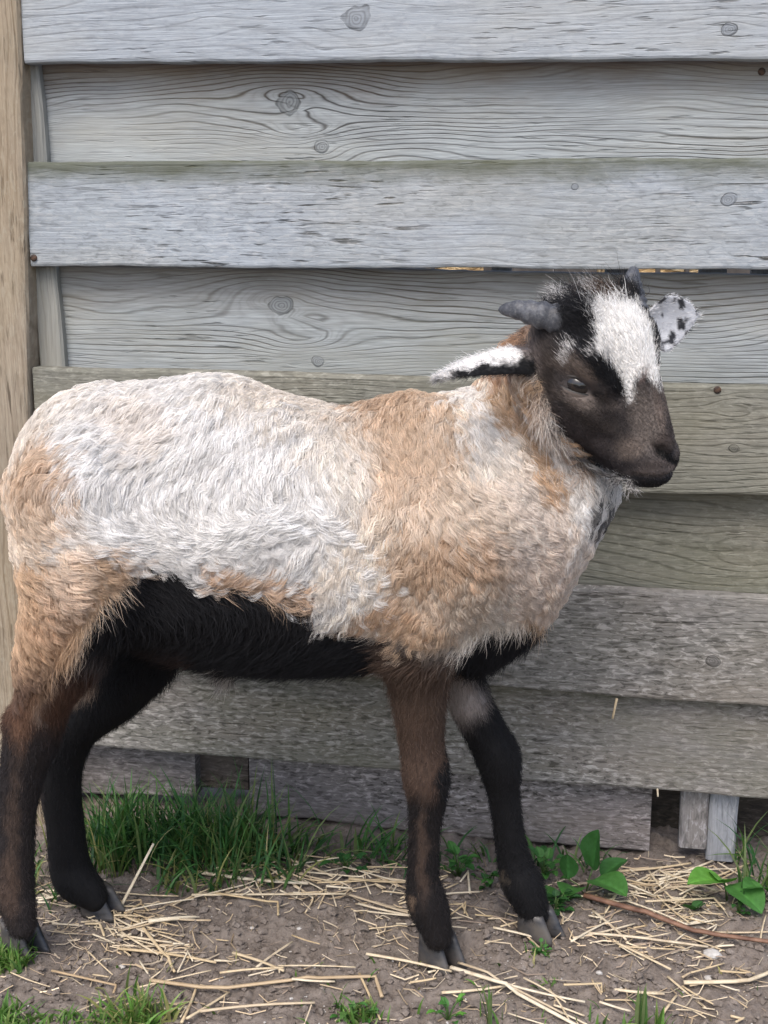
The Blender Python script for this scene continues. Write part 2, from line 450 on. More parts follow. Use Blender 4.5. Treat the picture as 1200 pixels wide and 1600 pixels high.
# ================================================================== the ground
HOOVES = []                               # (x, y) where a hoof stands: the soil is trodden flat there
FEET_PX = [(682, 1500), (840, 1458), (36, 1480), (158, 1424)]
for (px, py) in FEET_PX:
    HOOVES.append(on_ground(px, py)[:2])
def ground_h(x, y):
    x = np.asarray(x, float); y = np.asarray(y, float)
    P = np.stack([x, y, np.zeros_like(x)], -1).reshape(-1, 3)
    h = 0.010 * vnoise(P * 3.1, 71) + 0.0055 * vnoise(P * 11, 72) + 0.0028 * vnoise(P * 34, 73) + 0.0016 * vnoise(P * 90, 74) + 0.0011 * vnoise(P * 190, 75)
    clod = np.maximum(0, vnoise(P * 55, 76) - 0.30) * 0.010 + np.maximum(0, vnoise(P * 120, 77) - 0.35) * 0.0075
    h = h + clod
    fy = FY + FS * P[:, 0]
    h = h - 0.012 * sstep(-0.10, 0.02, P[:, 1] - fy)                 # a shallow rut under the boards
    near = sstep(3.0, 1.5, np.hypot(P[:, 0], P[:, 1]))
    h = h * near
    for (hx, hy) in HOOVES:
        w = sstep(0.062, 0.020, np.hypot(P[:, 0] - hx, P[:, 1] - hy))
        h = h * (1 - w) - 0.0008 * w
    return h.reshape(x.shape)
def graded(a, b, step, far):
    inner = np.arange(a, b + step / 2, step)
    outs, d, s = [], 0.0, step
    while d < far:
        s *= 1.35; d += s; outs.append(d)
    outs = np.array(outs)
    return np.concatenate([(a - outs)[::-1], inner, b + outs])
gx, gy = graded(-0.60, 0.60, 0.0026, 120), graded(1.08, 1.68, 0.0026, 120)
GX, GY = np.meshgrid(gx, gy)
GV = np.stack([GX, GY, ground_h(GX, GY)], -1).reshape(-1, 3)
nx, ny = len(gx), len(gy)
idx = np.arange(nx * ny).reshape(ny, nx)
GQ = np.stack([idx[:-1, :-1], idx[:-1, 1:], idx[1:, 1:], idx[1:, :-1]], -1).reshape(-1, 4)
s = Nodes('trodden soil')
V = s.coord('Object')
big = s.noise(V, 5, 4, 0.6); mid = s.noise(V, 40, 5, 0.65); fine = s.noise(V, 260, 4, 0.7)
col = s.ramp(mid, [(0.25, (0.092, 0.075, 0.064)), (0.5, (0.165, 0.139, 0.120)), (0.75, (0.255, 0.220, 0.194))])
col = s.mix(s.math('MULTIPLY', s.ramp(big, [(0.35, 0.0), (0.65, 1.0)]), 0.45), col, (0.225, 0.194, 0.170))
col = s.mix(s.math('MULTIPLY', s.ramp(fine, [(0.3, 1.0), (0.48, 0.0)]), 0.55), col, (0.07, 0.053, 0.045))
col = s.mix(s.math('MULTIPLY', s.ramp(fine, [(0.60, 0.0), (0.78, 1.0)]), 0.4), col, (0.32, 0.275, 0.24))
soil_mat = s.finish(col, 0.95, s.bump(s.math('ADD', fine, s.math('MULTIPLY', mid, 0.8)), 0.8, 0.003), 0.1)
ground = quad_mesh('ground', GV, GQ, soil_mat)
tag(ground, kind='structure')
# ================================================================== the lamb: one continuous body grown from a distance field
YC = 1.275
VOX = 0.0026
lo, hi = np.array([-0.455, 1.055, -0.012]), np.array([0.385, 1.435, 0.80])
N3 = np.ceil((hi - lo) / VOX).astype(int) + 1
D = np.full(N3, 0.10, dtype=np.float32)
ax = [lo[i] + VOX * np.arange(N3[i]) for i in range(3)]
def _box(pmin, pmax):
    i0 = np.clip(np.floor((pmin - lo) / VOX).astype(int), 0, N3 - 1)
    i1 = np.clip(np.ceil((pmax - lo) / VOX).astype(int) + 1, 1, N3)
    sl = tuple(slice(a, b) for a, b in zip(i0, i1))
    return sl, [ax[i][sl[i]] for i in range(3)]
def _blend(sl, d, k, cut=False):
    cur = D[sl]
    if cut: d = -d
    if k <= 0:
        D[sl] = np.maximum(cur, d) if cut else np.minimum(cur, d); return
    h = np.maximum(k - np.abs(cur - d), 0) / k
    if cut: D[sl] = np.maximum(cur, d) + h * h * k * 0.25
    else: D[sl] = np.minimum(cur, d) - h * h * k * 0.25
def cap(a, b, ra, rb, k=0.03, sy=1.0, cut=False):
    """tapered capsule; sy squeezes (<1) or widens it across the animal (world y)"""
    a, b = np.array(a, float), np.array(b, float)
    pad = max(ra, rb) * max(1, sy) + k + 0.03
    sl, (X, Y, Z) = _box(np.minimum(a, b) - pad, np.maximum(a, b) + pad)
    if min(D[sl].shape) == 0: return
    X, Y, Z = np.meshgrid(X, Y, Z, indexing='ij', sparse=True)
    ab = b - a
    t = np.clip(((X - a[0]) * ab[0] + (Y - a[1]) * ab[1] + (Z - a[2]) * ab[2]) / max(1e-9, ab @ ab), 0, 1)
    dx, dy, dz = X - (a[0] + t * ab[0]), (Y - (a[1] + t * ab[1])) / sy, Z - (a[2] + t * ab[2])
    d = np.sqrt(dx * dx + dy * dy + dz * dz) - (ra + (rb - ra) * t)
    _blend(sl, d.astype(np.float32), k, cut)
def ell(c, R, rad, k=0.02, cut=False):
    """ellipsoid: rows of R are its axes"""
    c, rad = np.array(c, float), np.array(rad, float)
    pad = rad.max() + k + 0.02
    sl, (X, Y, Z) = _box(c - pad, c + pad)
    if min(D[sl].shape) == 0: return
    X, Y, Z = np.meshgrid(X - c[0], Y - c[1], Z - c[2], indexing='ij', sparse=True)
    q = [R[i][0] * X + R[i][1] * Y + R[i][2] * Z for i in range(3)]
    k0 = np.sqrt(sum((q[i] / rad[i]) ** 2 for i in range(3)))
    k1 = np.sqrt(sum((q[i] / rad[i] ** 2) ** 2 for i in range(3))) + 1e-9
    _blend(sl, (k0 * (k0 - 1) / k1).astype(np.float32), k, cut)
def spline(P, m=6):                       # Catmull-Rom through rows of P
    P = np.array(P, float)
    E = np.vstack([2 * P[0] - P[1], P, 2 * P[-1] - P[-2]])
    out = []
    for i in range(1, len(E) - 2):
        p0, p1, p2, p3 = E[i-1], E[i], E[i+1], E[i+2]
        for t in np.arange(m) / m:
            out.append(0.5 * (2*p1 + (p2-p0)*t + (2*p0-5*p1+4*p2-p3)*t*t + (3*p1-p0-3*p2+p3)*t**3))
    out.append(P[-1])
    return np.array(out)
def sweep(Q, k=0.03, sy=1.0, m=10):        # Q: (x, y, z, r) joints of a limb, swept as one smooth tapering form
    Q = spline(Q, m)
    pad = Q[:, 3].max() * max(1, sy) + k + 0.03
    sl, (X, Y, Z) = _box(Q[:, :3].min(0) - pad, Q[:, :3].max(0) + pad)
    T = np.full(D[sl].shape, 1.0, dtype=np.float32)
    for p, q in zip(Q[:-1], Q[1:]):
        pd = max(p[3], q[3]) * max(1, sy) + k + 0.03
        s2, (x, y, z) = _box(np.minimum(p[:3], q[:3]) - pd, np.maximum(p[:3], q[:3]) + pd)
        off = [s2[i].start - sl[i].start for i in range(3)]
        s3 = tuple(slice(off[i], off[i] + s2[i].stop - s2[i].start) for i in range(3))
        x, y, z = np.meshgrid(x, y, z, indexing='ij', sparse=True)
        ab = q[:3] - p[:3]
        t = np.clip(((x - p[0]) * ab[0] + (y - p[1]) * ab[1] + (z - p[2]) * ab[2]) / max(1e-9, ab @ ab), 0, 1)
        dx, dy, dz = x - (p[0] + t * ab[0]), (y - (p[1] + t * ab[1])) / sy, z - (p[2] + t * ab[2])
        d = np.sqrt(dx * dx + dy * dy + dz * dz) - (p[3] + (q[3] - p[3]) * t)
        T[s3] = np.minimum(T[s3], d)
    _blend(sl, T, k)
def chain(pts, k=0.03, sy=1.0):           # pts: (px, py, Y, radius)
    sweep([(*at(*p[:3]), p[3]) for p in pts], k, sy)
# --- trunk
chain([(132, 768, YC, .066), (205, 797, YC, .104), (300, 829, YC, .131), (420, 841, YC, .1385), (540, 851, YC, .130), (640, 850, YC, .121), (712, 842, YC, .106)], .05, 0.93)
cap(at(175, 722, YC), at(330, 708, YC), .062, .062, .05)
cap(at(640, 715, YC), at(740, 722, YC), .048, .056, .04)
chain([(724, 846, YC, .090), (775, 892, 1.262, .050)], .05)
chain([(690, 965, 1.265, .052), (738, 985, 1.262, .042), (786, 968, 1.262, .033)], .03)
# --- neck and ruff
chain([(735, 800, YC, .096), (812, 735, 1.285, .074), (846, 655, 1.300, .060), (860, 580, 1.280, .044)], .04)
chain([(852, 785, 1.255, .044), (926, 748, 1.245, .025)], .035)
# --- near thigh and hind leg
chain([(136, 800, 1.20, .064), (138, 900, 1.185, .056), (105, 1000, 1.195, .042), (72, 1085, 1.215, .0275), (53, 1150, 1.232, .0260), (38, 1195, 1.24, .0235),
       (28, 1260, 1.245, .0195), (25, 1335, 1.25, .0185), (22, 1390, 1.252, .0215), (28, 1416, 1.248, .0185), (34, 1444, 1.245, .0150)], .022)
chain([(150, 890, 1.195, .050), (205, 930, 1.20, .034)], .03)
cap(at(27, 1126, 1.232), at(36, 1165, 1.236), .0135, .0120, .015)
# --- far hind leg
chain([(160, 860, 1.345, .065), (225, 985, 1.345, .047), (190, 1068, 1.345, .036), (128, 1128, 1.347, .0270), (101, 1165, 1.35, .0275), (94, 1220, 1.35, .0240),
       (102, 1290, 1.352, .0215), (108, 1345, 1.355, .0235), (118, 1374, 1.352, .0245), (138, 1392, 1.348, .0195), (148, 1404, 1.345, .0150)], .022)
# --- near fore leg
chain([(700, 850, 1.205, .070), (665, 960, 1.205, .047), (654, 1040, 1.215, .0300), (655, 1100, 1.225, .0262), (659, 1160, 1.232, .0222), (666, 1212, 1.235, .0240), (667, 1248, 1.236, .0195),
       (663, 1303, 1.238, .0160), (661, 1370, 1.24, .0165), (667, 1408, 1.24, .0210), (677, 1438, 1.237, .0180), (684, 1462, 1.234, .0150)], .018)
chain([(610, 935, 1.215, .035), (640, 1000, 1.215, .030)], .03)
# --- far fore leg
chain([(700, 960, 1.31, .050), (722, 1060, 1.312, .0215), (738, 1105, 1.312, .0225), (762, 1150, 1.312, .0222), (779, 1186, 1.312, .0240), (787, 1240, 1.314, .0172),
       (797, 1310, 1.316, .0165), (806, 1355, 1.318, .0195), (816, 1380, 1.316, .0225), (828, 1408, 1.312, .0190), (835, 1426, 1.309, .0150)], .018)
# --- sheath tuft and tail root
cap(at(345, 1030, YC), at(350, 1058, YC), .016, .008, .02)
cap(at(86, 800, 1.285), at(74, 900, 1.275), .034, .022, .03)

# --- head: its own axes (f along the nose, l across to the far side, c out of the forehead)
HF = np.array([.088, -.050, -.138]); HF /= np.linalg.norm(HF)
HL = np.array([.066, .072, .022]); HL -= HF * (HL @ HF); HL /= np.linalg.norm(HL)
HC = np.cross(HF, HL); HC /= np.linalg.norm(HC)
if HC[1] > 0: HC = -HC
HR = np.stack([HF, HL, HC])
HO = at(936, 532, 1.188)
HS = 0.95
def hd(a, b, c): return HO + (HF * (a * .90 if a > 0 else a) + HL * b + HC * (c * 1.15 if c < 0 else c)) * HS
def hcap(p, q, ra, rb, k=.015, cut=False): cap(hd(*p), hd(*q), ra * HS, rb * HS, k, 1.0, cut)
def hell(p, rad, k=.015, cut=False): ell(hd(*p), HR, np.array(rad) * HS, k, cut)
cap(at(862, 600, 1.27), hd(-.005, 0, -.020), .048, .044, .025)
hell((-.002, 0, -.006), (.051, .050, .049), .02)
def hsweep(P, k=.012): sweep([(*hd(*p[:3]), p[3] * HS) for p in P], k)
hsweep([(.010, 0, -.004, .044), (.050, 0, -.010, .040), (.090, 0, -.016, .0320), (.122, 0, -.020, .0275), (.142, 0, -.022, .0235)], .012)
hsweep([(.020, 0, .016, .026), (.060, 0, .010, .0215), (.100, 0, .002, .0175), (.136, 0, -.006, .0140)], .008)      # nose bridge
hsweep([(-.006, 0, -.056, .034), (.035, 0, -.066, .0285), (.078, 0, -.062, .0205), (.116, 0, -.052, .0145)], .012)      # lower jaw
for sgn in (-1, 1):
    hsweep([(.000, sgn * .028, -.046, .029), (.040, sgn * .023, -.048, .0265), (.080, sgn * .012, -.042, .0210)], .010)   # cheek
    hsweep([(.000, sgn * .038, .020, .0135), (.022, sgn * .046, .014, .0125), (.046, sgn * .037, .007, .0105)], .010)     # brow
    hsweep([(.028, sgn * .045, -.020, .0095), (.055, sgn * .038, -.018, .0105), (.085, sgn * .022, -.018, .0085)], .010)  # cheek bone
    hell((.137, sgn * .0140, -.014), (.0165, .0120, .0150), .006)                     # nostril wing
    hcap((.100, sgn * .0185, -.0360), (.143, sgn * .0100, -.0330), .0130, .0115, .007)  # upper lip
    hcap((-.016, sgn * .033, .018), (-.022, sgn * .038, .026), .0150, .0125, .010)    # horn base
hcap((.094, 0, -.056), (.130, 0, -.049), .0135, .0115, .008)                    # chin
def tri(A, P):
    q = (P - lo) / VOX
    i = np.clip(np.floor(q).astype(int), 0, np.array(A.shape) - 2)
    f = np.clip(q - i, 0, 1)
    r = 0
    for dx in (0, 1):
        for dy in (0, 1):
            for dz in (0, 1):
                w = (f[:, 0] if dx else 1 - f[:, 0]) * (f[:, 1] if dy else 1 - f[:, 1]) * (f[:, 2] if dz else 1 - f[:, 2])
                r = r + w * A[i[:, 0] + dx, i[:, 1] + dy, i[:, 2] + dz]
    return r
def sd(P): return tri(D, P)
def hit(px, py):                          # the point of the lamb's skin seen at a photograph point
    d = ray(px, py)
    T = np.arange(1.06, 1.42, .0008) / d[1]
    P = CAM + T[:, None] * d
    k = np.argmax(sd(P) < 0)
    return P[k]
def mirror(p):                            # the same place on the other side of the face
    q = HR @ (np.asarray(p) - HO)
    return HO + HR.T @ (q * np.array([1, -1, 1]))
def carve(pts, k=.003):                   # a groove along skin points (px, py, radius), on both sides of the face
    P = [(hit(*p[:2]), p[2]) for p in pts]
    for M in (lambda p: p, mirror):
        for (p, r), (q, r2) in zip(P[:-1], P[1:]): cap(M(p), M(q), r, r2, k, 1.0, True)
EYE = hit(906, 602)
EYE_S = hit(934, 611) - hit(884, 597); EYE_S /= np.linalg.norm(EYE_S)
carve([(1024, 700, .0030), (1034, 706, .0058), (1046, 713, .0050), (1055, 722, .0036)])
carve([(990, 743, .0030), (1008, 746, .0032), (1032, 747, .0030), (1052, 741, .0026), (1060, 731, .0020)], .002)
# a little unevenness of flesh and fold under the wool
sl, (X, Y, Z) = _box(lo, hi)
_g = np.stack(np.meshgrid(ax[0][::6], ax[1][::6], ax[2][::6], indexing='ij'), -1)
_n = fbm(_g.reshape(-1, 3) * np.array([16, 14, 13]), 81, 2).reshape(_g.shape[:3]) * 0.0035
def _up(A, n, axis):                      # linear upsampling by 6 along one axis
    A = np.moveaxis(A, axis, 0)
    i = np.arange(n) / 6.0
    i0 = np.minimum(i.astype(int), A.shape[0] - 1); i1 = np.minimum(i0 + 1, A.shape[0] - 1)
    f = (i - i0).reshape(-1, *([1] * (A.ndim - 1))).astype(np.float32)
    return np.moveaxis(A[i0] * (1 - f) + A[i1] * f, 0, axis)
_n = _n.astype(np.float32)
for axis in range(3): _n = _up(_n, N3[axis], axis)
_w = sstep(0.42, 0.55, ax[2])[None, None, :] * (1 - sstep(0.20, 0.26, ax[0])[:, None, None])
D += _n * _w.astype(np.float32)
del _n

def surface_nets(D):
    ins = D < 0
    c = np.zeros(np.array(D.shape) - 1, dtype=np.int8)
    for dx in (0, 1):
        for dy in (0, 1):
            for dz in (0, 1):
                c += ins[dx:D.shape[0]-1+dx, dy:D.shape[1]-1+dy, dz:D.shape[2]-1+dz]
    act = (c > 0) & (c < 8)
    ijk = np.argwhere(act)
    vid = np.full(act.shape, -1, dtype=np.int64)
    vid[act] = np.arange(len(ijk))
    corners = [(dx, dy, dz) for dx in (0, 1) for dy in (0, 1) for dz in (0, 1)]
    val = {cn: D[ijk[:, 0] + cn[0], ijk[:, 1] + cn[1], ijk[:, 2] + cn[2]] for cn in corners}
    acc, cnt = np.zeros((len(ijk), 3)), np.zeros(len(ijk))
    for a in corners:
        for axis in range(3):
            if a[axis]: continue
            b = list(a); b[axis] = 1; b = tuple(b)
            va, vb = val[a], val[b]
            m = (va < 0) != (vb < 0)
            t = np.where(m, va / np.where(m, va - vb, 1), 0)
            p = np.tile(np.array(a, float), (len(ijk), 1)); p[:, axis] += t
            acc[m] += p[m]; cnt[m] += 1
    V = lo + VOX * (ijk + acc / np.maximum(cnt, 1)[:, None])
    Q = []
    for axis in range(3):
        u, v = (axis + 1) % 3, (axis + 2) % 3
        s0 = [slice(None)] * 3; s1 = [slice(None)] * 3
        s0[axis] = slice(0, -1); s1[axis] = slice(1, None)
        A, B = ins[tuple(s0)], ins[tuple(s1)]
        e = np.argwhere(A != B)
        ok = (e[:, u] > 0) & (e[:, v] > 0) & (e[:, u] < D.shape[u] - 1) & (e[:, v] < D.shape[v] - 1)
        e = e[ok]
        flip = A[e[:, 0], e[:, 1], e[:, 2]]
        def g(du, dv):
            k = e.copy(); k[:, u] += du; k[:, v] += dv
            return vid[k[:, 0], k[:, 1], k[:, 2]]
        q = np.stack([g(-1, -1), g(0, -1), g(0, 0), g(-1, 0)], 1)
        q[~flip] = q[~flip][:, ::-1]
        Q.append(q)
    return V, np.concatenate(Q)
# keep the legs off the very bottom (the hooves carry them)
D[:, :, ax[2] < 0.004] = 0.1
BV, BQ = surface_nets(D)
GR = np.gradient(D, VOX)
def grad(P):
    g = np.stack([tri(GR[i], P) for i in range(3)], 1)
    return g / (np.linalg.norm(g, axis=1, keepdims=True) + 1e-9)
for _ in range(2): BV -= grad(BV) * np.clip(sd(BV), -VOX, VOX)[:, None] * 0.8
# ------------------------------------------------------------------ the lamb's own colours (the pattern of its coat), with some sheen painted on the face
WHITE, CREAM, LTAN, TAN, DTAN = (.78, .765, .745), (.73, .665, .585), (.69, .565, .445), (.54, .375, .235), (.37, .21, .115)
BLACK, BROWN, DBROWN = (.004, .004, .005), (.17, .085, .047), (.050, .034, .027)
def ellipse(U, cx, cy, rx, ry, rot=0.0, soft=0.5):
    r = math.radians(rot)
    dx, dy = U[:, 0] - cx, U[:, 1] - cy
    a, b = (dx * math.cos(r) + dy * math.sin(r)) / rx, (-dx * math.sin(r) + dy * math.cos(r)) / ry
    return sstep(1 + soft, 1 - soft, np.hypot(a, b))
def polygon(U, pts, soft=10.0):           # soft-edged polygon
    P = np.array(pts, float)
    x, y = U[:, 0], U[:, 1]
    ins = np.zeros(len(U), bool)
    d2 = np.full(len(U), 1e9)
    for i in range(len(P)):
        a, b = P[i], P[(i + 1) % len(P)]
        c = ((a[1] > y) != (b[1] > y)) & (x < (b[0] - a[0]) * (y - a[1]) / ((b[1] - a[1]) or 1e-9) + a[0])
        ins ^= c
        e = b - a
        t = np.clip(((x - a[0]) * e[0] + (y - a[1]) * e[1]) / (e @ e), 0, 1)
        d2 = np.minimum(d2, (x - a[0] - t * e[0]) ** 2 + (y - a[1] - t * e[1]) ** 2)
    d = np.sqrt(d2) * np.where(ins, 1, -1)
    return sstep(-soft, soft, d)
FACE = [(826, 425), (960, 415), (1110, 400), (1130, 790), (1010, 790), (985, 752), (955, 742), (925, 728), (900, 704), (880, 682), (862, 650), (850, 615), (836, 582), (822, 556), (820, 500)]
def face_mask(P):
    U = project(P)
    q = (P - HO) @ HR.T
    return polygon(U, FACE, 5.0) * (q[:, 1] < .062) * (q[:, 2] > -.150) * (P[:, 1] < 1.30)
def coat(P):
    U0 = project(P)
    w = np.stack([vnoise(P * 38, 91), vnoise(P * 38 + 7, 92)], 1) * 9 + np.stack([vnoise(P * 120, 93), vnoise(P * 120 + 7, 94)], 1) * 5
    U = U0 + w
    C = np.tile(np.array(CREAM), (len(P), 1))
    def lay(m, col, k=1.0):
        nonlocal C
        m = (np.clip(m * k, 0, 1))[:, None]
        C = C * (1 - m) + np.array(col) * m
    E, G = (lambda *a, **k: ellipse(U, *a, **k)), (lambda p, s=10.0: polygon(U, p, s))
    lay(E(320, 765, 245, 165, 5, soft=.3), WHITE, .95)
    lay(E(470, 900, 140, 55, 15), WHITE, .9)
    lay(E(245, 672, 60, 45), LTAN, .30)
    lay(E(490, 640, 110, 34), CREAM, .9)
    lay(E(545, 720, 45, 60), CREAM, .4)
    lay(E(78, 745, 52, 66, 35), TAN, .80)
    lay(E(60, 820, 55, 46), LTAN, .65)
    lay(E(105, 858, 36, 46), WHITE, .9)
    lay(E(652, 705, 76, 84), TAN, .68)
    lay(E(690, 790, 95, 52), LTAN, .6)
    lay(E(630, 636, 110, 16), TAN, .50)
    lay(E(590, 640, 60, 14), DTAN, .25)
    lay(E(705, 865, 100, 42), TAN, .78)
    lay(E(735, 850, 60, 26), DTAN, .22)
    lay(E(600, 890, 36, 80), (.84, .77, .68), .7)
    lay(E(655, 965, 60, 46), TAN, .85)
    lay(E(640, 945, 40, 20), DTAN, .45)
    lay(E(700, 925, 60, 34), LTAN, .55)
    lay(E(860, 790, 95, 120), (.77, .69, .62), .9)
    lay(E(755, 650, 32, 55), WHITE, .7)
    lay(E(852, 900, 58, 85), (.70, .57, .47), .5)
    lay(E(850, 960, 30, 26), TAN, .8)
    lay(G([(782, 590), (845, 585), (852, 640), (858, 700), (868, 750), (838, 750), (808, 690)], 10), TAN, .92)
    lay(G([(820, 610), (850, 610), (858, 700), (850, 730), (830, 680)], 8), DTAN, .25)
    lay(E(885, 722, 16, 70, -18), WHITE, .85)
    lay(E(955, 775, 60, 45), WHITE, .95)
    lay(E(936, 778, 15, 12, 25), BLACK, .95)
    lay(E(930, 748, 16, 5, 12), BLACK, .6)
    lay(G([(846, 612), (862, 646), (882, 682), (904, 706), (928, 730), (918, 740), (893, 716), (870, 690), (852, 655), (841, 618)], 6), (.42, .27, .165), .75)
    lay(E(862, 676, 13, 62, -24), (.80, .76, .72), .8)
    lay(E(800, 535, 30, 48), DTAN, .95)
    lay(E(835, 530, 16, 30), (.55, .45, .38), .8)
    lay(G([(5, 870), (205, 848), (200, 892), (158, 955), (118, 1020), (80, 1085), (44, 1150), (20, 1110), (10, 950)], 12), TAN, .9)
    lay(E(100, 905, 30, 70, 8), (.80, .69, .58), .65)
    lay(E(75, 1000, 40, 90, 12), (.46, .28, .16), .5)
    lay(G([(300, 872), (345, 888), (490, 936), (500, 956), (345, 934), (312, 926)], 9), (.54, .36, .22), .85)
    # black underside
    lay(G([(203, 866), (262, 876), (300, 912), (345, 916), (480, 944), (545, 962), (582, 996), (606, 988), (622, 1010), (640, 1130), (560, 1180), (60, 1180), (70, 1110), (108, 1040), (150, 972), (190, 910)], 6), BLACK)
    lay(G([(702, 1040), (730, 1000), (775, 982), (835, 968), (880, 985), (860, 1100), (690, 1100)], 6), BLACK)
    # legs
    low = sstep(985, 1030, U[:, 1]) * (U[:, 0] > 588) * (U[:, 0] < 900)
    near = (P[:, 1] < 1.272)
    lay(low * near * (U[:, 0] < 716), (.078, .050, .035))
    lay(sstep(1090, 1240, U[:, 1]) * near * (U[:, 0] > 588), (.060, .036, .026), .75)
    lay(E(655, 1195, 20, 50), (.070, .045, .033), .8)
    lay(polygon(U, [(694, 1120), (740, 1100), (740, 1260), (676, 1250), (690, 1190)], 7) * near, BLACK)
    lay(sstep(1228, 1262, U[:, 1]) * (U[:, 0] > 588) * near, BLACK, .92)
    lay(E(660, 1325, 9, 75) * near, (.070, .046, .034), .7)
    lay(E(640, 1412, 7, 13) * near, (.16, .11, .075), .7)
    far = ~near & (U[:, 0] > 640)
    lay(far * sstep(1010, 1035, U[:, 1]), BLACK)
    lay(far * E(715, 1085, 34, 52, -25), (.34, .29, .26), .95)
    lay(far * sstep(1108, 1160, U[:, 1] + (U[:, 0] - 740) * .35), BLACK)
    lay(far * E(789, 1374, 7, 8), (.10, .08, .06), .7)
    hind = (U[:, 0] < 300)
    lay(hind * sstep(1078, 1132, U[:, 1] - (U[:, 0] - 40) * .8), (.020, .016, .016))
    lay(hind * near * E(22, 1285, 11, 100, 2), (.070, .048, .037), .7)
    lay(hind * near * E(14, 1385, 16, 45), (.085, .055, .04), .6)
    lay(hind * near * E(38, 1105, 16, 60, 8), (.22, .12, .07), .6)
    lay(hind * near * sstep(1000, 1090, U[:, 1]) * sstep(1170, 1110, U[:, 1]), (.10, .05, .03), .75)
    fhind = hind & (P[:, 1] > 1.285)
    lay(fhind * sstep(880, 930, U[:, 1]) * (U[:, 0] > 70), BLACK)
    lay(fhind * E(118, 1062, 26, 34, 30), (.36, .27, .20), .9)
    lay(E(150, 1035, 40, 12, -8) * near, (.10, .085, .08), .5)
    lay(E(350, 1066, 18, 16), (.5, .46, .42), .8)
    # face
    m = face_mask(P)
    Uf = U0 + 0.45 * w
    F = np.tile(np.array((.048, .041, .040)), (len(P), 1))
    def flay(k, col, a=1.0):
        nonlocal F
        k = np.clip(k * a, 0, 1)[:, None]
        F = F * (1 - k) + np.array(col) * k
    e, g = (lambda *a, **k: ellipse(Uf, *a, **k)), (lambda p, s=4.0: polygon(Uf, p, s))
    flay(e(852, 590, 22, 60), (.060, .047, .040), .9)
    flay(e(905, 680, 55, 30, 35), (.034, .026, .025), .8)
    flay(e(960, 735, 50, 22, 15), (.020, .017, .019), .8)
    flay(e(925, 655, 45, 15, 25), (.070, .058, .052), .7)
    flay(e(918, 628, 40, 13, 14), (.23, .19, .165), .9)  # pale coat under the eye, lifted further as painted sheen
    flay(e(908, 575, 40, 16, 14), (.165, .130, .108), .9)
    flay(e(1008, 655, 24, 52, -18), (.155, .130, .115), .85)  # nose bridge coat, its tone raised to paint in a sheen
    flay(e(1030, 640, 7, 40, -14), (.20, .155, .13), .5)
    flay(e(985, 700, 22, 18), (.165, .132, .112), .85)  # muzzle side coat, lightened to imitate sheen
    flay(e(1040, 690, 16, 14), (.05, .038, .034), .8)
    flay(e(1030, 730, 32, 12, -8), (.075, .060, .055), .8)
    flay(g([(824, 425), (1010, 425), (1042, 520), (1046, 610), (1022, 596), (1000, 600), (965, 622), (948, 606), (930, 585), (905, 556), (880, 545), (872, 520), (846, 520)], 6), (.006, .006, .007))
    flay(e(945, 640, 12, 20, -20), (.022, .018, .018), .7)
    flay(g([(925, 490), (935, 474), (968, 468), (1000, 480), (1014, 500), (1026, 548), (1030, 598), (1034, 614), (1020, 600), (1010, 592), (1002, 588), (992, 598), (987, 626), (979, 630), (976, 606), (968, 588), (950, 566), (932, 548), (934, 520)], 4), (.78, .765, .74))
    flay(e(1004, 590, 6, 12, 20), (.16, .12, .11), .75)
    flay(e(945, 463, 30, 10, 0), (.10, .065, .042), .7)
    flay(e(892, 542, 10, 7, -20), (.84, .82, .80), .95)
    flay(e(883, 560, 6, 10, 20), (.70, .68, .66), .9)
    flay(e(922, 548, 5, 4), (.7, .68, .66), .9)
    flay(e(880, 462, 20, 7, -25), (.72, .70, .68), .8)
    flay(e(930, 455, 6, 12), (.6, .58, .56), .7)
    flay(e(838, 560, 12, 26), (.22, .18, .165), .7)
    flay(polygon(U0, [(1024, 697), (1035, 703), (1050, 713), (1063, 721), (1056, 730), (1040, 720), (1026, 710)], 2.5), (.003, .003, .003), 1.0)
    flay(polygon(U0, [(985, 742), (1008, 747), (1034, 748), (1056, 741), (1054, 757), (1022, 766), (992, 758)], 3), (.005, .005, .006), .95)
    flay(e(1020, 737, 34, 6, -2), (.16, .135, .125), .7)  # highlight along the upper lip, painted into the colour
    flay(e(932, 616, 8, 6, 30), (.006, .006, .006), .9)
    C = C * (1 - m[:, None]) + F * m[:, None]
    return np.clip(C, .003, .95)
# ------------------------------------------------------------------ assembling the lamb
sheep = empty('sheep', (-0.08, YC, 0))
tag(sheep, 'young horned lamb with cream and tan fleece, black belly and a white blaze', 'sheep')
def adopt(o, parent=None):
    o.parent = parent or sheep
    o.matrix_parent_inverse = Matrix.Translation(-Vector(sheep.location)) if (parent is None) else Matrix.Identity(4)
    return o
s = Nodes('skin and underwool')
at_ = s.n('ShaderNodeAttribute', attribute_name='coat')
fine = s.noise(s.coord(), 420, 3, 0.6)
skin_mat = s.finish(s.mix(s.ramp(fine, [(0.3, 0.0), (0.7, 0.35)]), at_.outputs['Color'], s.mix(1.0, at_.outputs['Color'], (.62, .58, .55), 'MULTIPLY')), 0.75, s.bump(fine, 0.35, 0.0012), 0.25)
body = adopt(quad_mesh('body', BV, BQ, skin_mat))
BC = coat(BV)
set_color_attr(body.data, 'coat', BC)

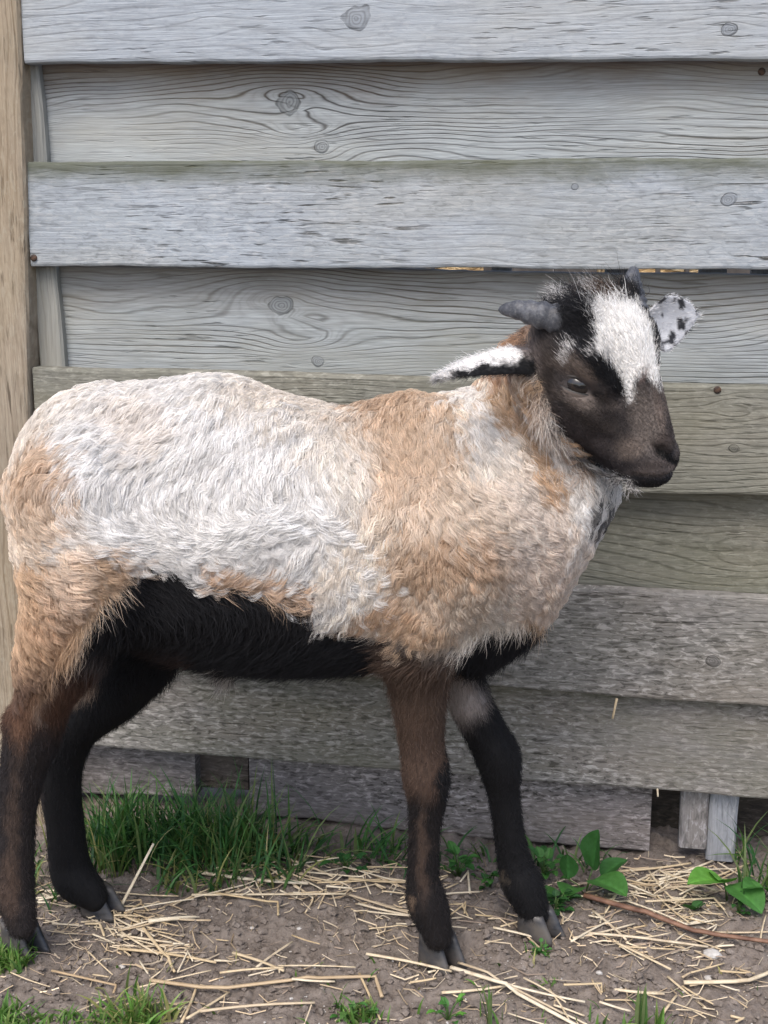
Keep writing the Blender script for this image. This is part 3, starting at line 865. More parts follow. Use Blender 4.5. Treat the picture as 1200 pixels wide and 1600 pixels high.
def hair_material(name, gloss=0.06, trans=0.3, rough=0.35, attr='coat'):
    """fibre: soft diffuse light on it, some through it, and a thin sheen along it"""
    m = bpy.data.materials.new(name)
    m.use_nodes = True
    t = m.node_tree
    t.nodes.clear()
    def N(k): return t.nodes.new(k)
    out, dif, trn, spc, m1, m2, a = N('ShaderNodeOutputMaterial'), N('ShaderNodeBsdfDiffuse'), N('ShaderNodeBsdfTranslucent'), N('ShaderNodeBsdfHair'), N('ShaderNodeMixShader'), N('ShaderNodeMixShader'), N('ShaderNodeAttribute')
    a.attribute_name = attr
    spc.component = 'Reflection'
    spc.inputs['RoughnessU'].default_value = rough
    spc.inputs['RoughnessV'].default_value = 0.9
    spc.inputs['Color'].default_value = (.9, .9, .95, 1)
    t.links.new(a.outputs['Color'], dif.inputs['Color']); t.links.new(a.outputs['Color'], trn.inputs['Color'])
    m1.inputs[0].default_value = trans; m2.inputs[0].default_value = gloss
    t.links.new(dif.outputs[0], m1.inputs[1]); t.links.new(trn.outputs[0], m1.inputs[2])
    t.links.new(m1.outputs[0], m2.inputs[1]); t.links.new(spc.outputs[0], m2.inputs[2])
    t.links.new(m2.outputs[0], out.inputs['Surface'])
    return m
WOOL_MAT = hair_material('wool', 0.05, 0.32)
HAIR_MAT = hair_material('short hair', 0.028, 0.15, 0.3)
def hair_object(name, pts, radii, cols, mat, parent=None):
    """pts (n, k, 3) strands as real hair curves; radii (k,) or (n, k); cols (n, 3)"""
    n, k = pts.shape[:2]
    hc = bpy.data.hair_curves.new(name)
    hc.add_curves([k] * n)
    org = np.array(sheep.location)
    hc.attributes['position'].data.foreach_set('vector', np.ascontiguousarray(pts, dtype=np.float32).ravel())
    r = hc.attributes.get('radius') or hc.attributes.new('radius', 'FLOAT', 'POINT')
    r.data.foreach_set('value', np.ascontiguousarray(np.broadcast_to(radii, (n, k)), dtype=np.float32).ravel())
    c = hc.attributes.new('coat', 'FLOAT_COLOR', 'CURVE')
    c4 = np.ones((n, 4), dtype=np.float32); c4[:, :3] = cols
    c.data.foreach_set('color', c4.ravel())
    hc.materials.append(mat)
    o = bpy.data.objects.new(name, hc)
    COL.objects.link(o)
    adopt(o, parent)
    tag(o, kind='stuff')
    return o
# --- roots spread evenly over the skin
_tri = np.concatenate([BQ[:, [0, 1, 2]], BQ[:, [0, 2, 3]]])
_a, _b, _c = BV[_tri[:, 0]], BV[_tri[:, 1]], BV[_tri[:, 2]]
_area = 0.5 * np.linalg.norm(np.cross(_b - _a, _c - _a), axis=1)
_cen = (_a + _b + _c) / 3
_fm = face_mask(_cen)
_Uc = project(_cen)
def hem_line(U): return np.interp(U[:, 0], [0, 40, 90, 140, 196, 203, 262, 300, 345, 480, 545, 582, 606, 640, 700, 735, 800, 840, 900],
                    [1095, 1090, 1030, 955, 880, 872, 884, 922, 922, 946, 960, 990, 990, 1020, 1024, 984, 966, 960, 960])
def wool_amount(P, U, fm):
    """1 on the fleece, 0 on the short-haired belly, legs and face"""
    w = np.ones(len(P))
    hem = hem_line(U) + 13 * vnoise(P * 55, 108)
    w *= sstep(hem + 6, hem - 6, U[:, 1])
    w *= 1 - fm
    w *= 1 - polygon(U, FACE, 16.0) * (P[:, 1] < 1.30)
    w *= (P[:, 2] > 0.28)
    return w
_w = wool_amount(_cen, _Uc, _fm)
def sample(weight, n):
    p = _area * weight
    k = RNG.choice(len(p), size=n, p=p / p.sum())
    u, v = RNG.random(n), RNG.random(n)
    f = u + v > 1
    u[f], v[f] = 1 - u[f], 1 - v[f]
    return _a[k] + u[:, None] * (_b[k] - _a[k]) + v[:, None] * (_c[k] - _a[k])
_side = np.where(_cen[:, 1] < YC + 0.05, 1.0, 0.35)
def unit(v): return v / (np.linalg.norm(v, axis=-1, keepdims=True) + 1e-9)
def flow(P, fm, U):
    """which way the coat lies"""
    n = len(P)
    d = np.tile(np.array([-.55, 0, -.75]), (n, 1))
    def blend(m, v):
        nonlocal d
        d = d * (1 - m[:, None]) + np.array(v) * m[:, None]
    blend(sstep(560, 480, U[:, 0]) * sstep(720, 800, U[:, 1]), (.15, 0, -1))      # flank: hangs, tips forward
    blend(ellipse(U, 420, 860, 170, 60), (.75, 0, -.45))
    blend(ellipse(U, 640, 760, 110, 110), (-.25, 0, -.9))
    blend(ellipse(U, 830, 830, 110, 170), (.12, 0, -1))
    blend(ellipse(U, 700, 880, 110, 60), (-.6, 0, -.5))
    blend(ellipse(U, 600, 930, 40, 90), (-.05, 0, -1))
    blend(ellipse(U, 110, 950, 110, 140), (-.10, 0, -1))
    blend(sstep(1000, 1060, U[:, 1]), (-.10, 0, -1))
    blend(ellipse(U, 420, 1000, 260, 60) * (U[:, 1] > 900), (-.8, 0, -.3))
    a = vnoise(P * np.array([10, 7, 10]), 101) * 1.25 * (1 - fm) * (1 - .75 * sstep(960, 1020, U[:, 1]))
    ca, sa = np.cos(a), np.sin(a)
    d = np.stack([d[:, 0] * ca - d[:, 2] * sa, d[:, 1], d[:, 0] * sa + d[:, 2] * ca], 1)
    q = (P - HO) @ HR.T
    back = -HF + HL * 0.0 + 0 * HC
    fdir = np.tile(back, (n, 1)) + np.outer(q[:, 1] * 9, HL)
    return d * (1 - fm[:, None]) + fdir * fm[:, None]

# --- fleece: wavy locks, each a bundle of strands that close towards the tip
def locks(n_locks, per, k, seed, weight, length, height, amp, lam, spread, rad):
    R = np.random.default_rng(seed)
    P0 = sample(weight, n_locks)
    N0 = grad(P0)
    U0 = project(P0); fm = face_mask(P0)
    F = flow(P0, fm, U0) + R.normal(0, .09, (n_locks, 3))
    L = length(P0, U0) * R.uniform(.75, 1.25, n_locks)
    H = height(P0, U0) * R.uniform(.6, 1.15, n_locks)
    ph, lm = vnoise(P0 * 34, 107) * 3.6 + R.normal(0, .5, n_locks), lam * R.uniform(.88, 1.14, n_locks)
    am = amp * R.uniform(.5, 1.4, n_locks)
    pos = P0.copy()
    Gp, Gs, Gn = [], [], []
    for i in range(k):
        t = i / (k - 1)
        nrm = grad(pos)
        tn = unit(F - nrm * np.sum(F * nrm, 1, keepdims=True))
        sd_ = np.cross(nrm, tn)
        if i:
            pos = pos + tn * (L / (k - 1))[:, None]
            h = H * (1 - (1 - min(1, t * 2.2)) ** 2) * (1 - .55 * max(0, t - .4))
            nrm = grad(pos)
            pos = pos + nrm * (h - sd(pos))[:, None]
        wv = am * min(1, t * 2.5) * np.sin(6.283 * t * L / lm + ph)
        wz = .60 * am * min(1, t * 2.5) * np.cos(6.283 * t * L / lm + ph)
        Gp.append(pos + sd_ * wv[:, None] + nrm * wz[:, None]); Gs.append(sd_); Gn.append((tn, nrm))
    G = np.stack(Gp, 1)                                     # (locks, k, 3)
    S = np.stack(Gs, 1)
    T = np.stack([g[0] for g in Gn], 1); Nn = np.stack([g[1] for g in Gn], 1)
    rr = spread * np.sqrt(R.random((n_locks, per))); th = R.uniform(0, 6.28, (n_locks, per))
    o1, o2 = rr * np.cos(th), rr * np.sin(th)
    tt = np.linspace(0, 1, k)
    close = (1 - .55 * tt ** 1.0)
    fr = R.uniform(-.35, .35, (n_locks, per)) * spread * 2.2
    lift = R.uniform(-.3, 1.0, (n_locks, per)) * spread * .55
    A = (o1[:, :, None] * close[None, None, :] + fr[:, :, None] * (tt ** 2)[None, None, :] * .35)
    B = o2[:, :, None] * close[None, None, :]
    Lf = lift[:, :, None] * np.minimum(1, tt * 3)[None, None, :]
    pts = G[:, None] + S[:, None] * A[..., None] + T[:, None] * B[..., None] + Nn[:, None] * Lf[..., None]
    pts = pts.reshape(-1, k, 3)
    col = coat(P0 + unit(F) * (0.14 * L)[:, None] + R.normal(0, .005, (n_locks, 3)) * sstep(.022, .035, L)[:, None])
    dk_ = (col.max(1) < .12) & (U0[:, 0] < 640)             # a lock that starts on the fleece keeps a fleece colour
    col[dk_] = coat(P0[dk_] + np.array([0, 0, .022]))
    col = np.repeat(col * np.exp(R.normal(0, .12, (n_locks, 1))), per, 0) * np.exp(R.normal(0, .10, (n_locks * per, 1)))
    prof = rad * np.array([1.0 if x < .6 else 1 - .75 * (x - .6) / .4 for x in tt])
    return pts, prof, np.clip(col, .003, .96)
def wl(P, U):                              # length of the wool
    l = np.full(len(P), .056)
    l += .012 * ellipse(U, 420, 830, 200, 110) + .008 * ellipse(U, 590, 940, 40, 70)
    l -= .010 * ellipse(U, 640, 700, 100, 90)
    l += .014 * ellipse(U, 940, 780, 60, 50)
    l -= .030 * ellipse(U, 90, 1000, 110, 170)
    l -= .012 * ellipse(U, 60, 800, 70, 110)
    l *= np.clip((hem_line(U) - U[:, 1]) / 70, .42, 1)
    return np.maximum(l, .012)
def wh(P, U):
    h = np.full(len(P), .0075)
    h -= .0035 * ellipse(U, 90, 1010, 110, 180)
    h += .003 * ellipse(U, 930, 790, 60, 60)
    lump = vnoise(P * np.array([42, 30, 42]), 104)
    h *= np.clip((hem_line(U) - U[:, 1]) / 75, .22, 1)
    return h * (1 + .5 * lump)
pts, prof, col = locks(13000, 18, 17, 5, _w * _side, wl, wh, .0029, .0180, .0050, .00020)
hair_object('fleece', pts, prof, col, WOOL_MAT)
# --- short coat of the legs, belly and face
def short(name, n, k, seed, weight, length, lift, rad, curl=.0008, mat=HAIR_MAT, jitter=.22, lay_=None):
    R = np.random.default_rng(seed)
    P0 = sample(weight, n); N0 = grad(P0); U0 = project(P0); fm = face_mask(P0)
    F = flow(P0, fm, U0) if lay_ is None else np.tile(np.array(lay_, float), (n, 1))
    F = unit(F - N0 * np.sum(F * N0, 1, keepdims=True)) + R.normal(0, jitter, (n, 3))
    L = length(P0, U0) * R.uniform(.6, 1.3, n)
    tt = np.linspace(0, 1, k)
    up = lift(P0, U0) if callable(lift) else np.full(n, lift)
    up = up * R.uniform(.5, 1.4, n)
    c1 = R.normal(0, curl, (n, 3))
    pts = P0[:, None] + F[:, None] * (L[:, None] * tt)[..., None] + N0[:, None] * ((up * L)[:, None] * (1 - (1 - tt) ** 1.6))[..., None] + c1[:, None] * np.sin(tt * 5)[None, :, None]
    pts[:, 0] -= N0 * .0006
    col = coat(P0 + R.normal(0, .0024, (n, 3))) * np.exp(R.normal(0, .20, (n, 1)))
    prof = rad * (1 - .8 * tt ** 1.5)
    return hair_object(name, pts, prof, np.clip(col, .003, .95), mat)
_belly = (1 - _w) * (1 - _fm) * sstep(1075, 1060, _Uc[:, 1]) * (_Uc[:, 1] > 860)
_legs = (1 - .6 * _w) * (_w < .9) * (1 - _fm) * (_cen[:, 2] > .024)
short('belly_hair', 26000, 5, 21, _belly * _side, lambda P, U: np.full(len(P), .017), .28, .00022, .0012)
short('leg_hair', 70000, 4, 22, _legs * _side, lambda P, U: np.interp(U[:, 1], [950, 1060, 1180, 1500], [.011, .010, .0065, .0055]), .22, .00019)
_ruff = (1 - _w) * (1 - _fm) * (_Uc[:, 1] < 870) * (_Uc[:, 0] > 770) * (_cen[:, 2] > .3)
short('ruff_hair', 15000, 6, 25, _ruff * _side, lambda P, U: np.full(len(P), .014), .12, .00021, .0022, WOOL_MAT, .26, (-.55, -.1, -1))
_JB = polygon(_Uc, [(846, 612), (862, 646), (882, 682), (904, 706), (928, 730), (932, 746), (915, 752), (884, 728), (858, 698), (840, 660), (830, 622)], 6) * (1 - .85 * _fm) * (_cen[:, 1] < 1.29)
short('jaw_fringe', 5000, 6, 26, _JB, lambda P, U: np.full(len(P), .021), .30, .00021, .0020, WOOL_MAT, .3, (-.2, -.1, -1))
_fq = (_cen - HO) @ HR.T
_poll = _fm * ellipse(_Uc, 912, 462, 72, 32, -5)
def fl(P, U):
    q = (P - HO) @ HR.T
    return np.interp(q[:, 0], [-.03, .03, .07, .15], [.0090, .0058, .0040, .0016])
_eye = 1 - ellipse(_Uc, 912, 607, 31, 19, 14, .2)
short('face_hair', 52000, 4, 23, _fm * _eye * (_cen[:, 1] < 1.27), fl, .20, .00019, .0004, jitter=.14)
short('poll_tuft', 3200, 6, 24, _poll, lambda P, U: np.full(len(P), .014), .28, .00022, .0024, jitter=.42)

# --- eyes: ball, upper and lower lid
s = Nodes('eye')
rad_ = s.coord('Object')
sep = s.n('ShaderNodeSeparateXYZ'); s.put(sep.inputs[0], rad_)
pup = s.math('ADD', s.math('POWER', s.math('DIVIDE', sep.outputs[0], .0062), 2), s.math('POWER', s.math('DIVIDE', sep.outputs[1], .0026), 2))
iris = s.math('SQRT', s.math('ADD', s.math('MULTIPLY', sep.outputs[0], sep.outputs[0]), s.math('MULTIPLY', sep.outputs[1], sep.outputs[1])))
col = s.ramp(s.math('MULTIPLY', iris, 60), [(0.0, (.022, .017, .014)), (0.42, (.020, .015, .012)), (0.52, (.012, .010, .010))])
col = s.mix(s.ramp(pup, [(0.8, 1.0), (1.1, 0.0)]), col, (.004, .004, .005))
eye_mat = s.finish(col, 0.06, None, 0.6)
s = Nodes('eyelid skin')
a_ = s.n('ShaderNodeAttribute', attribute_name='coat')
lid_mat = s.finish(a_.outputs['Color'], 0.5, s.bump(s.noise(s.coord(), 500, 3), .3, .0006), 0.4)
RE = .0128
def eye(p, sl, n):
    n = unit(n); sl = unit(sl - n * (sl @ n)); up = np.cross(n, sl)
    if up[2] < 0: up, sl = -up, -sl
    c = p - n * .0072
    M = Matrix(((sl[0], up[0], n[0], c[0]), (sl[1], up[1], n[1], c[1]), (sl[2], up[2], n[2], c[2]), (0, 0, 0, 1)))
    V, F = [], []
    nu, nv = 28, 16
    for i in range(nv + 1):
        a = math.pi * i / nv
        for j in range(nu):
            b = 2 * math.pi * j / nu
            bulge = 1 + .06 * max(0, math.cos(a) - .75) / .25
            V.append((1.38 * RE * bulge * math.sin(a) * math.cos(b), RE * bulge * math.sin(a) * math.sin(b), RE * bulge * math.cos(a)))
    for i in range(nv):
        for j in range(nu):
            F.append((i*nu + j, i*nu + (j+1) % nu, (i+1)*nu + (j+1) % nu, (i+1)*nu + j))
    e = mesh_obj('eye', V, F, eye_mat)
    adopt(e)
    e.matrix_basis = M
    for sgn, e0 in ((1, math.radians(26)), (-1, math.radians(-26))):
        V, F, Cc = [], [], []
        n1, n2 = 26, 9
        for i in range(n1):
            u = -1 + 2 * i / (n1 - 1)
            al = u * math.radians(84)
            edge = e0 * (1 - abs(u) ** 2.2) - math.radians(3) * u
            for j in range(n2):
                v = j / (n2 - 1)
                ph = edge + (sgn * math.radians(78) - edge) * max(0, (v - .22) / .78) ** 1.1 if v > .22 else edge
                r = RE * (1.09 + .07 * math.sin(min(1, v / .4) * math.pi * .5) - .16 * max(0, v - .45)) if v > .22 else RE * (1.0 + .10 * v / .22)
                V.append((1.40 * r * math.sin(al) * math.cos(ph), r * math.sin(ph), r * math.cos(al) * math.cos(ph)))
                dark = 1 - float(sstep(.2, .42, np.array(v)))
                base = (.16, .13, .11) if sgn > 0 else (.23, .19, .165)
                Cc.append([base[q] * (1 - dark) + .014 * dark for q in range(3)])
        for i in range(n1 - 1):
            for j in range(n2 - 1):
                F.append((i*n2 + j, (i+1)*n2 + j, (i+1)*n2 + j+1, i*n2 + j+1))
        l = mesh_obj('eyelid', V, F, lid_mat)
        set_color_attr(l.data, 'coat', np.array(Cc))
        l.parent = e
    return e
EYE_N = grad(EYE[None])[0]
eye(EYE, EYE_S, EYE_N)
eye(mirror(EYE), HR.T @ ((HR @ EYE_S) * np.array([1, -1, 1])), HR.T @ ((HR @ EYE_N) * np.array([1, -1, 1])))

# --- horns: short, blunt, ringed
s = Nodes('horn')
V = s.coord()
nz = s.noise(V, 90, 4, .65); nf = s.noise(V, 400, 3, .6)
col = s.ramp(nz, [(.25, (.022, .023, .027)), (.5, (.050, .053, .062)), (.72, (.11, .115, .13))])
horn_mat = s.finish(s.mix(s.ramp(nf, [(.5, 0.0), (.75, .5)]), col, (.17, .17, .17)), 0.5, s.bump(s.math('ADD', nz, s.math('MULTIPLY', nf, .4)), .6, .0015), .35)
def horn(Q):
    Q = spline(Q, 9)
    n, q = len(Q), 18
    T = unit(np.gradient(Q[:, :3], axis=0))
    ref = np.array([0, -1.0, .2])
    S = unit(np.cross(T, ref)); U_ = np.cross(S, T)
    V, F = [], []
    for i in range(n):
        t = i / (n - 1)
        r = Q[i, 3] * (1 + .11 * math.sin(i * 1.2) * (1 - t) ** .7 + .03 * float(vnoise([[i * .7, 3, 1]], 7)[0]))
        r *= math.sqrt(max(0.0, 1 - max(0, (t - .90) / .10) ** 2)) if t > .90 else 1
        for j in range(q):
            a = 2 * math.pi * j / q
            w = 1 + .05 * float(vnoise([[math.cos(a) * 2, math.sin(a) * 2, t * 5]], 9)[0])
            V.append(Q[i, :3] + r * w * (S[i] * math.cos(a) * 1.05 + U_[i] * math.sin(a) * .82))
    for i in range(n - 1):
        for j in range(q): F.append((i*q + j, i*q + (j+1) % q, (i+1)*q + (j+1) % q, (i+1)*q + j))
    return adopt(mesh_obj('horn', V, F, horn_mat))
hb = hit(884, 500)
Y0 = hb[1] + .012
horn([(*at(902, 510, Y0 + .006), .0140), (*at(876, 500, Y0 + .002), .0132), (*at(842, 491, Y0 + .003), .0112), (*at(808, 484, Y0 + .009), .0084), (*at(778, 484, Y0 + .016), .0034)])
hf = hit(985, 468)
Y1 = hf[1] + .016
horn([(*at(990, 484, Y1 - .004), .0130), (*at(989, 464, Y1), .0112), (*at(988, 442, Y1 + .008), .0082), (*at(991, 416, Y1 + .018), .0040)])

# --- ears: cupped leaves with their own short hair
s = Nodes('ear skin')
a_ = s.n('ShaderNodeAttribute', attribute_name='coat')
ear_mat = s.finish(a_.outputs['Color'], 0.7, s.bump(s.noise(s.coord(), 500, 3), .4, .0008), .25)
def ear(Q, wdir, cup, colour, hairs, seed, Wmax, base_w=.52):
    Q = spline(Q, 8)[:, :3]
    n, q = len(Q), 17
    T = unit(np.gradient(Q, axis=0))
    wd = unit(np.array(wdir, float) - T * (T @ np.array(wdir, float))[:, None])
    Nn = np.cross(T, wd)
    top, uv = [], []
    for i in range(n):
        s_ = i / (n - 1)
        W = Wmax * min(1.0, base_w + 1.5 * s_) * max(.01, 1 - max(0, (s_ - .22) / .78) ** 1.9) ** .75
        for j in range(q):
            w = -1 + 2 * j / (q - 1)
            ang = w * (1.15 - .55 * s_) * cup
            off = wd[i] * W * (math.sin(ang) / max(.25, math.sin(max(.3, (1.15 - .55 * s_) * cup)))) - Nn[i] * W * (1 - math.cos(ang)) * .9
            top.append(Q[i] + off + Nn[i] * .0009 * float(vnoise([[s_ * 7, w * 3, seed]], 33)[0])); uv.append((s_, w))
    top, uv = np.array(top), np.array(uv)
    nn = np.repeat(Nn, q, 0)
    V = np.concatenate([top, top - nn * (.0034 * np.sqrt(np.maximum(0.02, 1 - np.abs(uv[:, 1]) ** 3)))[:, None]])
    F = []
    m = n * q
    for i in range(n - 1):
        for j in range(q - 1):
            k = i * q + j
            F.append((k, k + 1, k + q + 1, k + q)); F.append((m + k, m + k + q, m + k + q + 1, m + k + 1))
        F.append((i*q, i*q + q, m + i*q + q, m + i*q)); F.append((i*q + q - 1, m + i*q + q - 1, m + i*q + 2*q - 1, i*q + 2*q - 1))
    for j in range(q - 1): F.append(((n-1)*q + j, (n-1)*q + j + 1, m + (n-1)*q + j + 1, m + (n-1)*q + j)); F.append((j, m + j, m + j + 1, j + 1))
    C = np.concatenate([colour(uv, True, top), colour(uv, False, top)])
    o = adopt(mesh_obj('ear', V, F, ear_mat))
    set_color_attr(o.data, 'coat', C)
    R = np.random.default_rng(seed)
    k = R.integers(0, 2 * m, hairs)
    p = V[k] + R.normal(0, .0012, (hairs, 3))
    nrm = np.where((k < m)[:, None], nn[k % m], -nn[k % m])
    d = T[(k % m) // q] * .8 + nrm * R.uniform(.15, .5, (hairs, 1)) + R.normal(0, .25, (hairs, 3))
    L = R.uniform(.003, .0075, hairs) * (.5 if base_w < .9 else 1)
    tt = np.linspace(0, 1, 4)
    pts = p[:, None] + d[:, None] * (L[:, None] * tt)[..., None]
    hair_object('ear_hair', pts, .00018 * (1 - .8 * tt), np.clip(C[k] * np.exp(R.normal(0, .15, (hairs, 1))), .006, .9), HAIR_MAT)
    return o
def near_ear_colour(uv, outer, P):
    n = vnoise(P * 110, 41) * .38 + vnoise(P * 260, 42) * .2
    blk = np.maximum(sstep(.05, .35, uv[:, 1] + n - .25 * (1 - uv[:, 0])) * sstep(.95, .85, uv[:, 0]), sstep(.34, .2, uv[:, 0] + n * .5) * sstep(-.35, .15, uv[:, 1]))
    base = np.where((uv[:, 0] < .25)[:, None], np.array((.30, .26, .245)), np.array((.80, .78, .76)))
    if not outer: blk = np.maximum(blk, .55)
    return base * (1 - blk[:, None]) + np.array((.014, .014, .015)) * blk[:, None]
def far_ear_colour(uv, outer, P):
    sp = sstep(.30, .55, vnoise(P * 150, 45) + .15 * vnoise(P * 400, 46) + .15)
    base = np.array((.60, .60, .61)) * np.ones((len(uv), 1))
    return base * (1 - sp[:, None]) + np.array((.03, .03, .033)) * sp[:, None]
eb = hit(838, 562)
ear([(*(eb + np.array([.012, .012, .004])), 0), (*(at(800, 556, eb[1] - .006)), 0), (*at(745, 568, eb[1] - .022), 0), (*at(683, 588, eb[1] - .040), 0)],
    (0.05, -.72, -.55), 1.0, near_ear_colour, 5200, 51, .0165, 1.0)
ef = hit(1010, 500)
ear([(*(at(1004, 510, ef[1] + .020)), 0), (*at(1030, 504, ef[1] + .030), 0), (*at(1060, 498, ef[1] + .043), 0), (*at(1088, 491, ef[1] + .058), 0)],
    (.02, .10, -1.0), .95, far_ear_colour, 2600, 52, .0275)

# --- cloven hooves, two claws to a foot, and the dew claws behind
s = Nodes('hoof horn')
V = s.coord()
nz = s.noise(s.mapping(V, (60, 60, 190)), 1.0, 3, .6)
hoof_mat = s.finish(s.mix(s.ramp(s.noise(V, 45, 3), [(.35, 0.0), (.65, 1.0)]), s.ramp(nz, [(.3, (.012, .013, .016)), (.7, (.040, .043, .052))]), (.085, .075, .066)), .42, s.bump(nz, .4, .001), .4)
def claw(c, ang, side, scale=1.0, Hh=.032):
    fx, fy = math.cos(ang), math.sin(ang)
    lx, ly = -fy, fx
    V, F = [], []
    n, q = 7, 20
    for i in range(n):
        h = i / (n - 1)
        z = Hh * h * scale
        L, W = (.0235 - .0085 * h) * scale, (.0108 - .0018 * h) * scale
        for j in range(q):
            a = 2 * math.pi * j / q
            r = 1 - .16 * abs(math.sin(a)) ** 3
            x = L * math.cos(a) * (1.25 if math.cos(a) > 0 else .85) - .0075 * h * scale
            y = W * math.sin(a) * r * (1 - .40 * max(0, math.cos(a)) ** 2) + side * (.0112 - .0012 * h) * scale
            zz = z * (1.0 + .10 * -math.cos(a)) if i else .0006
            V.append((c[0] + fx * x + lx * y, c[1] + fy * x + ly * y, zz + (.0 if i else 0) + c[2]))
    for i in range(n - 1):
        for j in range(q): F.append((i*q + j, i*q + (j+1) % q, (i+1)*q + (j+1) % q, (i+1)*q + j))
    F.append(list(range(q))[::-1]); F.append([(n-1)*q + j for j in range(q)])
    return adopt(mesh_obj('hoof', V, F, hoof_mat))
for (px, py), ang, sc_ in zip([(689, 1503), (842, 1459), (38, 1482), (158, 1425)], [-52, -42, -38, -24], [1.06, 1.04, 1.04, .98]):
    g = on_ground(px, py)
    for side in (-1, 1): claw((g[0], g[1], -.0005), math.radians(ang), side, sc_)
# ================================================================== beyond the fence, seen only through the gap
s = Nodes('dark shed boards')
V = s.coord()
backing_mat = s.finish(s.ramp(s.noise(s.mapping(V, (20, 1, 3)), 1.0, 4), [(.3, (.035, .030, .027)), (.7, (.085, .075, .068))]), .9)
def box_verts(x0, x1, y0, y1, z0, z1):
    return [(x, y, z) for z in (z0, z1) for (x, y) in ((x0, y0), (x1, y0), (x1, y1), (x0, y1))]
BOXF = [(0, 3, 2, 1), (4, 5, 6, 7), (0, 1, 5, 4), (1, 2, 6, 5), (2, 3, 7, 6), (3, 0, 4, 7)]
backing = empty('backing_wall', (0.3, 4.6, 0))  # added dark wall, keeps bright sky out of the gap
tag(backing, 'dark timber shed wall added behind the fence to keep the gap between its boards dark', 'wall')
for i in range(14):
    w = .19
    mesh_obj('plank', box_verts(-1.6 + i * w + .003, -1.6 + (i + 1) * w - .003, 0, .022 + .004 * (i % 3), 0, 2.2), BOXF, backing_mat, backing, smooth=False)
s = Nodes('straw bale')
V = s.coord()
n1 = s.noise(s.mapping(V, (14, 60, 90)), 1.0, 4, .7, .8)
bale_mat = s.finish(s.ramp(n1, [(.30, (.10, .055, .022)), (.48, (.42, .28, .13)), (.62, (.80, .62, .36))]), .7, s.bump(n1, 1, .02), .3)
def bale(name_xyz, size, label):
    w, d, h = size
    n = 14
    V, F = [], []
    bm = bmesh.new()
    bmesh.ops.create_cube(bm, size=1)
    bmesh.ops.subdivide_edges(bm, edges=bm.edges[:], cuts=9, use_grid_fill=True)
    for v in bm.verts:
        p = np.array(v.co) * np.array([w, d, h])
        k = fbm((p * 9 + name_xyz[0])[None], 31, 2)[0]
        nrm = np.sign(p) * (np.abs(np.array(v.co)) > .499)
        p = p + nrm * k * .02
        v.co = Vector(p + np.array([0, 0, h / 2]))
    me = bpy.data.meshes.new('straw_bale')
    bm.to_mesh(me); bm.free()
    me.materials.append(bale_mat)
    me.shade_smooth()
    b = bpy.data.objects.new('straw_bale', me)
    COL.objects.link(b)
    b.location = name_xyz
    tag(b, label, 'straw bale', 'straw bales behind the fence')
    rb = []
    for x in (-w * .22, w * .22):
        V = box_verts(x - .004, x + .004, -d / 2 - .016, d / 2 + .016, -.004, h + .018)
        mesh_obj('twine', V, BOXF, backing_mat, b, smooth=False)
    return b
bale((.02, 2.75, 0), (.34, .42, .78), 'golden straw bale glimpsed through the gap above the lamb\'s back, left of the horns')
bale((.56, 2.75, 0), (.13, .42, .78), 'golden straw bale glimpsed through the gap just beyond the upright far horn')

# ================================================================== straw on the soil
s = Nodes('straw')
oi = s.n('ShaderNodeObjectInfo')
V = s.coord()
nz = s.noise(V, 70, 3, .6)
c = s.ramp(oi.outputs['Random'], [(0.0, (.48, .37, .22)), (.35, (.56, .46, .31)), (.7, (.64, .57, .44)), (1.0, (.38, .28, .17))])
straw_mat = s.finish(s.mix(s.ramp(nz, [(.45, 0.0), (.75, .6)]), c, (.30, .21, .12)), .5, s.bump(nz, .3, .0008), .35)
s = Nodes('straw litter')
at_ = s.n('ShaderNodeAttribute', attribute_name='coat')
litter_mat = s.finish(at_.outputs['Color'], .6, None, .25)
def tube(Q, r0, r1, sides=6, flat=.7):
    Q = np.asarray(Q, float)
    n = len(Q)
    T = unit(np.gradient(Q, axis=0))
    S = unit(np.cross(T, np.array([0, 0, 1.0]) + 1e-4)); U_ = np.cross(S, T)
    V, F = [], []
    for i in range(n):
        r = r0 + (r1 - r0) * i / (n - 1)
        for j in range(sides):
            a = 2 * math.pi * j / sides
            V.append(Q[i] + r * (S[i] * math.cos(a) + U_[i] * math.sin(a) * flat))
    for i in range(n - 1):
        for j in range(sides): F.append((i*sides + j, i*sides + (j+1) % sides, (i+1)*sides + (j+1) % sides, (i+1)*sides + j))
    F.append(list(range(sides))[::-1]); F.append([(n-1)*sides + j for j in range(sides)])
    return np.array(V), F
